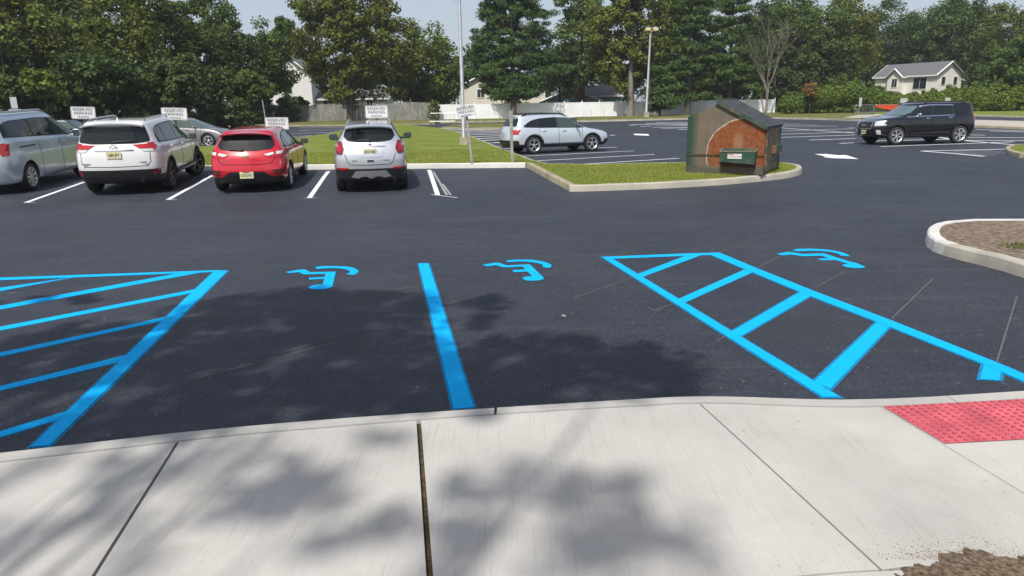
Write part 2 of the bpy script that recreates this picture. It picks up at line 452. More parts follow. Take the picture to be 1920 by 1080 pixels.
# bare soil at the corner bottom right, spilling on the slab
rnd = random.Random(5)
bm = bmesh.new()
c0 = [GS(*q) for q in [(1668, 1066), (1700, 1058), (1745, 1046), (1765, 1032), (1800, 1022), (1850, 1030), (1905, 1040), (1960, 1042)]]
xs = [c0[0].x + (7 - c0[0].x) * (i / 320) ** 1.6 for i in range(321)]; rows = []
def edge_y(x): return (yat(c0, x) if x < c0[-1].x else c0[-1].y) + .014 * math.sin(x * 37) + .008 * math.sin(x * 91 + 1) + .004 * math.sin(x * 231 + 2)
for i, x in enumerate(xs):
    r = []
    for j in range(26):
        f = j / 25; y = edge_y(x) * (1 - f ** 1.5) + (-3) * f ** 1.5
        z = SH(x) + .001 + (.016 * min(1, f * 5)) * (.4 + .8 * rnd.random()) * (1 if x > 1.55 else .3)
        if j == 0: z = SH(x) - .004
        r.append(bm.verts.new((x, y, z)))
    rows.append(r)
for r, s in zip(rows, rows[1:]):
    for k in range(25): bm.faces.new((r[k], s[k], s[k + 1], r[k + 1]))
fix(bm); struct(from_bm('bare_soil', bm, plain('corner_soil', (.15, .113, .078), .95, spec=.1, nscale=48, namt=.5, bumps=1, bscale=90)))
# crumbs of soil scattered on the slab
V = []; F = []
for i in range(1500):
    w_ = rnd.random(); q = GS(rnd.gauss(1800, 75), 1050 - abs(rnd.gauss(0, 10 + 26 * w_)));  s = rnd.uniform(.0008, .0036) * (1.3 - w_)
    if q.x > 5: continue
    z = SH(q.x) + s * .3; b0 = len(V)
    for dx, dy, dz in ((1, 0, 0), (0, 1, 0), (-1, 0, 0), (0, -1, 0), (0, 0, 1)): V.append((q.x + dx * s * rnd.uniform(.6, 1.3), q.y + dy * s, z + dz * s * .7))
    for k in range(4): F.append((b0 + k, b0 + (k + 1) % 4, b0 + 4))
tag(from_np('soil_crumbs', np.array(V), np.array(F), M['dirt']), 'crumbs of brown soil spilled over the sidewalk corner at bottom right', 'soil', kind='stuff')

# ---- red tactile pad with domes
pad = [GS(1657, 763), GS(1770, 833)]
pm = [plain('red_pad', (.50, .10, .125), .7, nscale=5, namt=.2, bumps=.2), plain('red_pad_dome', (.36, .035, .055), .6, nscale=6, namt=.2)]
bm = bmesh.new()
e3 = lambda y: J[3](y) + .012
py0 = lambda x: yat(inner, x) - .012
yb = pad[1].y
nx, ny = 52, 12; W_ = 2.9
g = []
for i in range(nx + 1):
    col = []
    for j in range(ny + 1):
        yy = 3.7
        for _ in range(6):
            xx = e3(yy) + W_ * i / nx; top = py0(xx); bot = yb + .075 * (xx - pad[1].x); yy = bot + (top - bot) * j / ny
        col.append((xx, yy, SH(xx) + .006))
    g.append([bm.verts.new(c) for c in col])
for i in range(nx):
    for j in range(ny): bm.faces.new((g[i][j], g[i + 1][j], g[i + 1][j + 1], g[i][j + 1]))
for i in range(nx):
    for j in range(ny):
        c = (g[i][j].co + g[i + 1][j + 1].co) / 2; r = .0125; prev = None
        for (rr, zz) in ((r, 0), (r * .8, .006), (r * .5, .009)):
            ring = [bm.verts.new((c.x + rr * math.cos(k * math.pi / 4), c.y + rr * math.sin(k * math.pi / 4), c.z + zz)) for k in range(8)]
            if prev:
                for k in range(8): bm.faces.new((prev[k], prev[(k + 1) % 8], ring[(k + 1) % 8], ring[k])).material_index = 1
            prev = ring
        bm.faces.new(prev).material_index = 0
tag(from_bm('tactile_pad', bm, pm), 'red tactile warning pad with raised domes set in the sidewalk', 'tactile pad')

# ---- blue accessible stall markings
def px_poly(pts, s=None, o=(0, 0)):
    if s: pts = [(o[0] + x / s, o[1] + y / s) for x, y in pts]
    return P2(pts)
def ext_left(poly, idx_pairs, d=1.5):
    for i, j in idx_pairs:
        t = (poly[i] - poly[j]).normalized(); poly[i] = poly[i] + t * d
    return poly
bl = [px_poly([(404, 507), (427, 508), (93, 836), (57, 839)])]
for q in ([(0, 540), (162, 516.5), (142, 519.5), (0, 546)], [(0, 574), (350, 510), (372, 512), (0, 580.5)], [(0, 613.5), (376, 541), (368, 548), (0, 620)],
          [(0, 662), (324, 592), (313, 600), (0, 669)], [(0, 725), (247, 664), (228, 678), (0, 733)], [(0, 810), (126, 772), (109, 787.5), (0, 820)], [(0, 521), (407, 507), (407, 510.5), (0, 526)]):
    p = px_poly(q); bl.append(ext_left(p, [(0, 1), (3, 2)]))
def outset(p, d=.013):
    c = sum(p, Vector((0, 0))) / len(p); o = []
    s = 1 if sum(a.x * b.y - b.x * a.y for a, b in zip(p, p[1:] + p[:1])) > 0 else -1
    for i in range(len(p)):
        a, b, cc = p[i - 1], p[i], p[(i + 1) % len(p)]; t1 = (b - a).normalized(); t2 = (cc - b).normalized()
        n1 = Vector((t1.y, -t1.x)) * s; n2 = Vector((t2.y, -t2.x)) * s; m = (n1 + n2).normalized(); k = max(.35, m.dot(n1)); o.append(b + m * d / k)
    return o
def spray(polys):
    for i, p in enumerate(polys): struct(sheet('paint_overspray', [outset(p, .018)], .0016 + .00006 * i, M['spray']))
struct(sheet('blue_hatched_marking', bl[:1], .0046, M['blue'])); spray(bl[:7])
struct(sheet('blue_hatched_marking', bl[1:7], .0030, M['blue'])); struct(sheet('blue_hatched_marking', bl[7:], .0038, M['blue']))
spray([px_poly([(785, 494), (803, 494), (888, 764), (851, 767)])])
struct(sheet('blue_stall_line', [px_poly([(785, 494), (803, 494), (888, 764), (851, 767)])], .0030, M['blue']))
R1 = px_poly([(1128, 482), (1147, 485), (1574, 745), (1543, 745)])
R2u = [(1348, 474), (1420, 504), (1527, 546.8), (1672, 602), (1877, 684), (1985, 730)]; R2l = [(1330, 477), (1407.5, 509.6), (1510, 552), (1651, 606.6), (1843, 683), (1985, 744)]
struct(sheet('blue_ladder_marking', [R1, px_poly(R2u + R2l[::-1])], .0046, M['blue'])); spray([R1, px_poly(R2u + R2l[::-1]), px_poly([(1644.6, 604), (1672, 608), (1557, 729), (1525, 717)]), px_poly([(1501.5, 547), (1525, 552), (1390, 630), (1365, 626)]), px_poly([(1845, 682), (1877, 689), (1875, 713.4), (1837, 711)])])
struct(sheet('blue_ladder_marking', [px_poly(q) for q in ([(1290, 478), (1322, 476), (1207, 519), (1188, 517)], [(1395, 506), (1416, 509), (1284, 568), (1265, 564)],
    [(1501.5, 547), (1525, 552), (1390, 630), (1365, 626)], [(1644.6, 604), (1672, 608), (1557, 729), (1525, 717)], [(1845, 682), (1877, 689), (1875, 713.4), (1837, 711)])], .0030, M['blue']))
struct(sheet('blue_ladder_marking', [px_poly([(1130, 482), (1290, 475.5), (1346, 474), (1334, 478.5), (1290, 480), (1140, 486)])], .0038, M['blue']))
SY = [((500, 460), [[(865, 405), (950, 383), (1150, 378), (1400, 385), (1530, 398), (1620, 435), (1660, 470), (1640, 500), (1570, 540), (1430, 525), (1490, 500), (1500, 470), (1430, 440), (1330, 425), (1170, 415), (1000, 425), (920, 433)],
  [(340, 487), (590, 443), (690, 440), (790, 490), (1070, 485), (1245, 480), (1185, 745), (1130, 775), (1050, 795), (920, 803), (800, 793), (740, 768), (800, 735), (900, 715), (1010, 710), (1040, 610), (760, 625), (765, 590), (1045, 577), (1060, 520), (830, 527), (660, 530), (580, 488), (400, 508)]], 'blue wheelchair symbol on the tar, nearest the left hatched area'),
 ((880, 460), [[(645, 288), (760, 268), (950, 262), (1150, 268), (1320, 295), (1440, 335), (1485, 370), (1460, 405), (1410, 412), (1310, 395), (1335, 375), (1300, 345), (1200, 320), (1000, 297), (850, 297), (710, 310)],
  [(235, 357), (460, 318), (530, 320), (670, 367), (860, 358), (1085, 348), (1340, 590), (1340, 610), (1270, 635), (1150, 645), (1030, 640), (950, 605), (990, 575), (1060, 567), (1130, 560), (1045, 478), (810, 490), (765, 453), (1010, 440), (960, 388), (700, 402), (610, 402), (480, 365), (310, 384)]], 'blue wheelchair symbol between the single blue line and the ladder marking'),
 ((1440, 440), [[(430, 285), (530, 262), (780, 258), (1000, 270), (1220, 297), (1370, 335), (1440, 365), (1470, 392), (1310, 382), (1270, 350), (1140, 318), (950, 300), (760, 296), (540, 306)],
  [(150, 352), (350, 315), (410, 318), (620, 355), (1000, 342), (1450, 483), (1600, 520), (1760, 590), (1700, 605), (1560, 608), (1440, 595), (1370, 580), (1335, 555), (1380, 537), (1440, 530), (1210, 462), (960, 468), (885, 440), (1090, 430), (960, 385), (640, 395), (400, 362), (280, 378)]], 'blue wheelchair symbol right of the ladder marking, near the soil island')]
for o, polys, lab in SY:
    tag(sheet('wheelchair_symbol', [px_poly(p, 9.6, o) for p in polys], .005, M['blue']), lab, 'painted symbol', 'blue wheelchair symbols painted on the tar')

# ---- chalk layout lines
ch = [((222, 506), (665, 434)), ((400, 536), (545, 510)), ((482, 562), (600, 541)), ((716, 551), (783, 536)), ((838, 571), (898, 554)), ((330, 720), (640, 640)), ((520, 664), (640, 628)),
      ((1024, 517), (1127, 484)), ((1075, 560), (1185, 521)), ((1225, 583), (1262, 570)), ((1418, 504), (1467, 478)), ((1527, 540), (1583, 510)), ((1672, 598), (1749, 523)), ((1869, 679), (1907, 555)),
      ((0, 379), (380, 372)), ((380, 372), (985, 365.5)), ((985, 365.5), (1300, 366)), ((430, 512), (530, 500)), ((640, 498), (785, 494)), ((803, 494), (900, 494)), ((1343, 640), (1366, 627)), ((40, 505), (67, 497)), ((1260, 470), (1370, 458)), ((1130, 484), (1215, 462)), ((1345, 475), (1440, 440)), ((1735, 531), (1772, 528)), ((1855, 672), (1885, 675)),
      ((1075, 560), (1092, 562)), ((1075, 560), (1084, 555)), ((1216, 576), (1227, 584)), ((1227, 584), (1243, 581))]
struct(sheet('chalk_line', [strip(G(*a), G(*b), .012) for a, b in ch], .003, M['chalk']))
# ---- white stall lines of the reserved row
for a, b in (((49, 380), (158, 341.5)), ((314.6, 375), (398.8, 329)), ((580, 371.5), (616, 321.5)), ((821, 367), (804.5, 319))):
    struct(sheet('white_stall_line', [strip(G(*a), G(*b), .115)], .004, M['white']))
smear = [strip(G(808, 365), G(858, 371), .09), strip(G(812, 322), G(838, 366), .06), strip(G(830, 345), G(845, 366), .05), strip(G(569, 371.8), G(594, 371.6), .07), strip(G(45, 380.5), G(66, 380), .07), strip(G(310, 375), G(332, 374.6), .07)]
struct(sheet('white_paint_smear', smear, .006, make_paint('smeared_white_paint', (.5, .51, .53), .3)))

# ---- curbed lawn behind the reserved row and tongue with the dumpster
front_px = [(-700, 330), (0, 324), (380, 320), (985, 314.5)]
fr = P2(front_px)
diag = P2([(985, 314), (1022, 334), (1068, 359)])
tongue = smooth_line(P2([(1068, 359.5), (1110, 359), (1300, 351.5), (1430, 340.5), (1487, 333), (1507, 325), (1500, 318), (1470, 314)]), 2)
backl = smooth_line([tongue[-1]] + P2([(1430, 313.5), (1290, 312.5), (1040, 318), (1000, 308), (975, 297), (935, 281), (900, 266), (872, 255), (850, 248), (826, 243)]), 1)
rear = P2([(760, 236.5), (690, 236), (610, 255), (520, 268), (430, 276), (370, 280), (200, 283), (-300, 290)])
lawn = offset_line(fr, .1) + offset_line(diag, .1) + offset_line(tongue, .1) + offset_line(backl, .1) + rear
struct(sheet('lawn', [[p for p in lawn]], .13, M['grass']))
LAWN = lawn
struct(kerb('kerb', fr, M['kerb_white'], .15, .16)); struct(kerb('kerb', diag, M['kerb_old'], .15, .17)); struct(kerb('kerb', tongue, M['kerb'], .15, .17)); struct(kerb('kerb', backl, M['kerb_old'], .145, .15))
struct(kerb('kerb', rear, M['kerb_old'], .14, .15))

# ---- soil island at right
isl = smooth_line(P2([(2300, 640), (1920, 521), (1860, 503), (1768, 480), (1737, 466), (1731, 448), (1748, 434), (1800, 428), (1860, 426.5), (2300, 430)]), 2)
ix = [k for k, p in enumerate(isl)]
kcut = next(k for k, p in enumerate(isl) if p.y > G(1768, 480).y)
struct(kerb('kerb', isl[:kcut + 1], M['kerb'], .15, .17, -1)); struct(kerb('kerb', isl[kcut:], M['kerb_white'], .152, .17, -1))
io = offset_line(isl, -.1)
bm = bmesh.new(); sheet_bm(bm, [io], .135)
struct(from_bm('soil_island', bm, M['dirt']))
ISL = io
# ---- small grass island at far right edge
gi = smooth_line(P2([(2150, 300), (1920, 298), (1895, 293), (1882, 287), (1884, 281), (1905, 278), (1960, 276), (2150, 276)]), 2)
struct(kerb('kerb', gi, M['kerb_old'], .15, .16, -1)); gio = offset_line(gi, -.1); struct(sheet('lawn', [gio], .135, M['grass']))

# ---- far verges
def verge(name, front, back_pts, mat, kmat=None, side=1, off=.12):
    f = P2(front); b = [GZ(q[0], -q[1]).xy if q[1] < 0 else G(*q).xy for q in back_pts]
    struct(sheet(name, [f + b[::-1]], off, mat))
    if kmat: struct(kerb('kerb', f, kmat, off + .02, .16, side))
verge('grass_verge', [(-700, 247), (0, 239), (380, 238), (700, 236.5), (815, 233.2)], [(-700, -95), (0, -95), (380, -95), (700, -95), (815, -88)], M['verge'], M['kerb_old'])
verge('grass_verge', [(825, 230.5), (970, 228.3), (1040, 226.5), (1058, 223.5)], [(815, 215), (970, 213), (1040, 212), (1058, 212)], M['verge'], M['kerb_old'])
verge('grass_verge', [(1082, 228.5), (1300, 223.8), (1400, 222), (1455, 222.7), (1550, 224.7), (1612, 227)], [(1075, 212), (1300, 208), (1400, 207), (1455, 206.5), (1550, 205.5), (1660, 205)], M['verge'], M['kerb'])
med = P2([(828, 242), (868, 244.2), (920, 243.6), (985, 241.5), (1010, 237), (985, 233.8), (900, 234.3), (850, 236)])
struct(sheet('grass_verge', [med], .13, M['verge'])); struct(kerb('kerb', med[:5], M['kerb'], .15, .18))
# path leading to the barriers
struct(sheet('path', [P2([(1580, 223.5), (1640, 224.5), (1690, 222), (1660, 216.5), (1610, 218)])], .135, M['kerb']))
# right side strips: sidewalk, side road, grass
struct(sheet('path', [P2([(1690, 234.5), (1829, 238.5), (1920, 242), (2400, 252), (2400, 240), (1920, 230.5), (1829, 228), (1690, 226.5)])], .13, make_concrete('far_path', (.43, .40, .34), .1, False)))
struct(kerb('kerb', P2([(1690, 235), (1829, 239.3), (1920, 242.7), (2400, 253)]), M['kerb_old'], .14, .16))
struct(sheet('side_road', [P2([(1640, 226.5), (1829, 228), (1920, 230.5), (2400, 240), (2400, 227), (1920, 221.5), (1829, 218.7), (1640, 217)])], .02, M['asphalt']))
struct(sheet('lawn', [P2([(1640, 216.6), (1829, 218.3), (1920, 221), (2400, 226), (2400, 214), (1920, 210.6), (1829, 210.8), (1640, 211)])], .12, M['grass']))
struct(kerb('kerb', P2([(1640, 216.9), (1829, 218.6), (1920, 221.4), (2400, 226.5)]), M['kerb'], .14, .16))
struct(sheet('side_road', [P2([(1640, 211), (1829, 210.8), (1920, 210.6), (2400, 214), (2400, 212), (1920, 209), (1829, 209.2), (1640, 209.3)])], .02, M['kerb']))
struct(sheet('lawn', [P2([(1640, 209.2), (1829, 209), (1920, 208.8), (2400, 211.5), (2400, 206), (1920, 205), (1829, 205), (1640, 205)])], .06, M['grass']))

# ---- white lot markings
def wl(lst, w=.11, mat='white', name='white_stall_line'):
    struct(sheet(name, [strip(G(*a), G(*b), w) for a, b in lst], .004, M[mat]))
wl([((965, 293.7), (1189, 283)), ((984, 303), (1227, 289.6)), ((1018, 312.5), (1273.5, 297)), ((935, 280.5), (975, 276.5)), ((1005, 283.5), (1075, 280)), ((1090, 279), (1157, 276)), ((947, 287), (995, 284.3)), ((924, 274.5), (1110, 266))], .11)
wl([((909 - 0, 268.5), (1070, 262)), ((893, 264), (1050, 257.5)), ((880, 260.5), (1040, 254)), ((868, 257), (1020, 251.8)), ((858, 253.5), (1010, 249.6)), ((850, 250.6), (990, 247.6)), ((842, 248), (980, 246)), ((836, 246), (970, 244.7))], .34, 'white')
wl([((1180, 235.6), (1192, 235.5)), ((1200, 237), (1221, 236.5)), ((1224, 238.6), (1290, 238.6)), ((1240, 240.6), (1295, 239.8)), ((1180, 233.2), (1300, 235.5)), ((1210, 231.5), (1300, 234)), ((1230, 229.6), (1300, 232)), ((1272, 242.7), (1300, 242.4)), ((1144, 253.7), (1152, 253.4)), ((1265, 228.8), (1300, 229.4))], .34, 'white')
wl([((1452, 239), (1603, 249.5)), ((1455, 257.9), (1603, 253.2)), ((1517, 262.8), (1604, 259.7)), ((1574, 269), (1655, 265.5)), ((1651, 274.9), (1900, 266)), ((1455, 245.8), (1600, 241.5)), ((1455, 252), (1600, 247.5)), ((1728, 283.3), (1896, 279.5)), ((1728, 283.3), (1846, 293.3)), ((1807, 263.5), (1935, 274)), ((1762, 257.5), (1800, 264))], .17)
wl([((1455, 237), (1570, 236.5)), ((1455, 234.6), (1534, 234.4)), ((1455, 232.5), (1500, 232.6)), ((1590, 239.8), (1603, 239.6)), ((1815, 257.6), (1960, 258.6)), ((1805, 263.4), (1960, 263.8)), ((1830, 242.8), (1930, 245.5)), ((1815, 253), (1847, 253.5)), ((1855, 245.5), (1930, 248)), ((1620, 265), (1800, 260.5)),
    ((640, 252.5), (545, 256)), ((660, 247), (545, 250.5)), ((665, 242.5), (560, 245)), ((560, 239.8), (690, 239.3)), ((350, 276.8), (400, 276.5)), ((376, 271.5), (384, 271.3))], .22, 'white')
wl([((1790, 283.6), (1866, 281.6)), ((1775, 285.8), (1880, 284.8)), ((1800, 287.5), (1885, 287.5)), ((1820, 290), (1868, 291.6))], .08, 'white_thin')
# arrows
def sheet_thing(name, pts, lab, grp):
    return tag(sheet(name, [px_poly(pts)], .006, M['white']), lab, 'painted arrow', grp)
sheet_thing('direction_arrow', [(1527, 289), (1550, 289), (1572, 291.3), (1586, 291), (1610, 298.6), (1560, 296.8), (1543, 294.8), (1548, 293.8)], 'white direction arrow painted on the tar left of the black car', 'white arrows painted on the lot')
sheet_thing('direction_arrow', [(1188, 251.3), (1193, 250.8), (1216, 251.6), (1217, 254.6), (1192, 253.6), (1188, 252.6)], 'small distant white arrow on the tar between silver wagon and dumpster', 'white arrows painted on the lot')

# ---- grass blades
def in_poly(x, y, poly):
    c = False; n = len(poly); j = n - 1
    for i in range(n):
        a, b = poly[i], poly[j]
        if (a[1] > y) != (b[1] > y) and x < (b[0] - a[0]) * (y - a[1]) / (b[1] - a[1]) + a[0]: c = not c
        j = i
    return c
def blades(name, poly, n, xr, yr, h, off, mat, dens=lambda x, y: 1, seed=1):
    r = random.Random(seed); V = []; F = []; k = 0; tries = 0
    while k < n and tries < n * 12:
        tries += 1
        x = r.uniform(*xr); y = r.uniform(*yr)
        if r.random() > dens(x, y) or not in_poly(x, y, poly): continue
        z = H(y) + off; a = r.uniform(0, 6.28); w = r.uniform(.006, .014); hh = h * r.uniform(.5, 1.3)
        lx = r.uniform(-.5, .5) * hh; ly = r.uniform(-.5, .5) * hh
        V += [(x - w * math.cos(a), y - w * math.sin(a), z - .01), (x + w * math.cos(a), y + w * math.sin(a), z - .01), (x + lx, y + ly, z + hh)]
        F.append((3 * k, 3 * k + 1, 3 * k + 2)); k += 1
    o = from_np(name, np.array(V), np.array(F), mat)
    return o
M['blade'] = make_leaf('grass_blade', (.19, .235, .045), (.40, .44, .12), .45)
tag(blades('grass', LAWN, 46000, (-12, 8), (16.8, 29), .045, .13, M['blade'], lambda x, y: 1 if y < 22.5 else .45), 'short green grass on the curbed lawn behind the parked cars', 'grass', kind='stuff')
tag(blades('grass', gio, 2500, (18, 26), (22, 32), .06, .13, M['blade'], seed=2), 'short grass on the small kerbed island at the right edge', 'grass', kind='stuff')
gx = G(1905, 480); 
tag(blades('grass', ISL, 2600, (6.2, 11), (7.5, 10), .05, .13, make_leaf('weed_blade', (.07, .10, .03), (.15, .18, .06), .3), lambda x, y: max(0, 1 - ((x - gx.x - .3) / .75) ** 2 - ((y - gx.y + .1) / .28) ** 2), seed=3), 'thin tuft of grass on the bare soil island', 'grass', kind='stuff')
# small stone on the tar
bm = bmesh.new(); bmesh.ops.create_icosphere(bm, subdivisions=2, radius=.022)
for v in bm.verts: v.co *= random.Random(int(v.co.x * 1e5)).uniform(.8, 1.15); v.co.z *= .7
o = from_bm('stone', bm, plain('stone', (.25, .23, .2), .9)); o.location = G(1057, 595) + Vector((0, 0, .012))
tag(o, 'small loose stone lying on the dark tar between the blue lines', 'stone')

# ================================================================== VEHICLES
def car_paint(name, col, metal=.5, rough=.28, dust=.10):
    m, nt, b = newmat(name)
    b.inputs['Base Color'].default_value = (*col, 1); b.inputs['Metallic'].default_value = metal
    b.inputs['Roughness'].default_value = rough; b.inputs['Coat Weight'].default_value = 1; b.inputs['Coat Roughness'].default_value = .03
    v = coords(nt); n = noise(nt, 3, 5, .6, v)      # thin road dust low down and unevenly
    c = mixc(nt, ramp(nt, n.outputs[0], [(.45, (0, 0, 0)), (.8, (dust, dust, dust))]).outputs[0], col, (.35, .33, .3))
    nt.links.new(c, b.inputs['Base Color'])
    return m
def glass(name, col=(.012, .016, .018), rough=.03):
    m, nt, b = newmat(name); b.inputs['Base Color'].default_value = (*col, 1); b.inputs['Roughness'].default_value = rough
    b.inputs['Specular IOR Level'].default_value = .45
    return m
M['glass'] = glass('tinted_glass'); M['glass_light'] = glass('clear_car_glass', (.05, .075, .07)); M['windshield'] = glass('windshield_glass', (.07, .10, .11))
M['black'] = plain('black_plastic', (.018, .018, .02), .5, nscale=12, namt=.2)
M['gap'] = plain('panel_gap', (.006, .006, .006), .9)
M['tyre'] = plain('tyre_rubber', (.022, .022, .023), .8, nscale=20, namt=.25)
M['rim'] = plain('alloy_rim', (.62, .63, .65), .3, .8)
M['rim_dark'] = plain('dark_alloy', (.12, .12, .125), .35, .8)
M['chrome'] = plain('chrome', (.8, .8, .82), .08, 1)
M['red_lens'] = plain('red_lens', (.42, .008, .012), .12, coat=1); M['dark_red'] = plain('dark_red_lens', (.16, .01, .02), .12, coat=1)
M['clear_lens'] = plain('clear_lens', (.75, .75, .76), .1, .3, coat=1)
M['plate'] = plain('plate_yellow', (.62, .60, .36), .45); M['plate_ink'] = plain('plate_ink', (.03, .03, .025), .5)
M['exhaust'] = plain('exhaust_pipe', (.3, .29, .28), .3, .9)

ST = [(0, 0), (.006, .30), (.014, .60), (.028, .82), (.055, .945), (.11, .99), (.2, 1), (.32, 1), (.45, 1), (.58, 1), (.70, 1), (.80, 1), (.88, .99), (.93, .955), (.965, .86), (.984, .62), (.996, .3), (1, 0)]
def interp(l, x):
    if x <= l[0][0]: return l[0][1]
    for (a, b), (c, d) in zip(l, l[1:]):
        if x <= c: return b + (d - b) * (x - a) / (c - a)
    return l[-1][1]
def build_body(S):
    """S['loops']: (xr, xf, halfwidth, z-profile[(x,z)..], roundness rear, roundness front)"""
    bm = bmesh.new(); rings = []
    for (xr, xf, w, zp, rr, rf) in S['loops']:
        half = []
        for u, v in ST:
            k = rr if u < .3 else rf
            if u < .3: uu = u * (k if u > 0 else 1)
            elif u > .7: uu = 1 - (1 - u) * k
            else: uu = u
            x = xr + (xf - xr) * uu
            wx = w * v * interp(S.get('plan', [(0, 1), (9, 1)]), x)
            half.append((x, wx, interp(zp, x)))
        ring = [bm.verts.new(p) for p in half] + [bm.verts.new((x, -y, z)) for x, y, z in half[-2:0:-1]]
        rings.append(ring)
    n = len(rings[0])
    for a, b in zip(rings, rings[1:]):
        for k in range(n): bm.faces.new((a[k], a[(k + 1) % n], b[(k + 1) % n], b[k]))
    m = len(ST)
    for ring, top in ((rings[0], False), (rings[-1], True)):
        prev = [ring[0]]
        for i in range(1, m - 1):
            l, r = ring[i], ring[n - i]
            if i == 1: bm.faces.new((ring[0], l, r))
            else: bm.faces.new((ring[i - 1], l, r, ring[n - i + 1]))
        bm.faces.new((ring[m - 2], ring[m - 1], ring[m]))
    fix(bm)
    me = bpy.data.meshes.new('body'); bm.to_mesh(me); bm.free()
    o = bpy.data.objects.new('tmp', me); COL.objects.link(o)
    ss = o.modifiers.new('s', 'SUBSURF'); ss.levels = 2; ss.render_levels = 2
    dg = bpy.context.evaluated_depsgraph_get(); dg.update()
    me2 = bpy.data.meshes.new_from_object(o.evaluated_get(dg)); bpy.data.objects.remove(o)
    return me2
def poly2_bm(poly, step=.05):
    b = bmesh.new(); vs = [b.verts.new((x, y, 0)) for x, y in poly]; f = b.faces.new(vs); f.normal_update()
    if f.normal.z < 0: f.normal_flip()
    bmesh.ops.triangulate(b, faces=b.faces[:])
    xs = [p[0] for p in poly]; ys = [p[1] for p in poly]
    for ax, (lo, hi) in ((0, (min(xs), max(xs))), (1, (min(ys), max(ys)))):
        t = math.ceil(lo / step) * step + 1e-4
        while t < hi:
            co = (t, 0, 0) if ax == 0 else (0, t, 0); no = (1, 0, 0) if ax == 0 else (0, 1, 0)
            bmesh.ops.bisect_plane(b, geom=b.verts[:] + b.edges[:] + b.faces[:], plane_co=co, plane_no=no); t += step
    return b
def panel(bm_out, bvh, poly, view, off=.006, sgn=1, thick=.012):
    """project polygon on the body. view: 'side' (x,z) from +y*sgn; 'rear' (y,z) from -x; 'front' (y,z) from +x"""
    b = poly2_bm(poly); bad = []
    for v in b.verts:
        p, q = v.co.x, v.co.y
        if view == 'side': o = Vector((p, 3 * sgn, q)); d = Vector((0, -sgn, 0))
        elif view == 'rear': o = Vector((-3, p, q)); d = Vector((1, 0, 0))
        elif view == 'top': o = Vector((p, q, 4)); d = Vector((0, 0, -1))
        else: o = Vector((9, p, q)); d = Vector((-1, 0, 0))
        h, nrm, i, dist = bvh.ray_cast(o, d)
        if h is None: bad.append(v); continue
        if nrm.dot(d) > 0: nrm = -nrm
        if view != 'top' and -nrm.dot(d) < (.42 if view == 'side' else .25): bad.append(v); continue
        v.co = h + nrm * off; v.normal = nrm
    if bad: bmesh.ops.delete(b, geom=bad, context='VERTS')
    if not b.faces: b.free(); return
    fs = b.faces[:]
    be = [e for e in b.edges if len(e.link_faces) == 1]
    r = bmesh.ops.extrude_edge_only(b, edges=be)
    c = {'side': Vector((0, -sgn, 0)), 'rear': Vector((1, 0, 0)), 'front': Vector((-1, 0, 0)), 'top': Vector((0, 0, -1))}[view]
    for v in [g for g in r['geom'] if isinstance(g, bmesh.types.BMVert)]: v.co += c * (thick + off)
    bmesh.ops.recalc_face_normals(b, faces=b.faces[:])
    f0 = fs[0]
    if f0.is_valid:
        f0.normal_update()
        if f0.normal.dot(-c) < 0: bmesh.ops.reverse_faces(b, faces=b.faces[:])
    me = bpy.data.meshes.new('p'); b.to_mesh(me); b.free(); bm_out.from_mesh(me); bpy.data.meshes.remove(me)
def seam(bm, bvh, pts, view, w=.012, sgn=1, off=.003):
    for a, b in zip(pts, pts[1:]):
        panel(bm, bvh, [tuple(p) for p in strip(a, b, w)], view, off, sgn, .004)
def roundpoly(pts, r=.04):
    o = []; n = len(pts)
    for i in range(n):
        a, b, c = Vector(pts[i - 1]), Vector(pts[i]), Vector(pts[(i + 1) % n])
        d1 = min(r, (a - b).length * .45); d2 = min(r, (c - b).length * .45)
        p, q = b + (a - b).normalized() * d1, b + (c - b).normalized() * d2
        o += [tuple(p), tuple(p.lerp(b, .6).lerp(q.lerp(b, .6), .5)), tuple(q)]
    return o
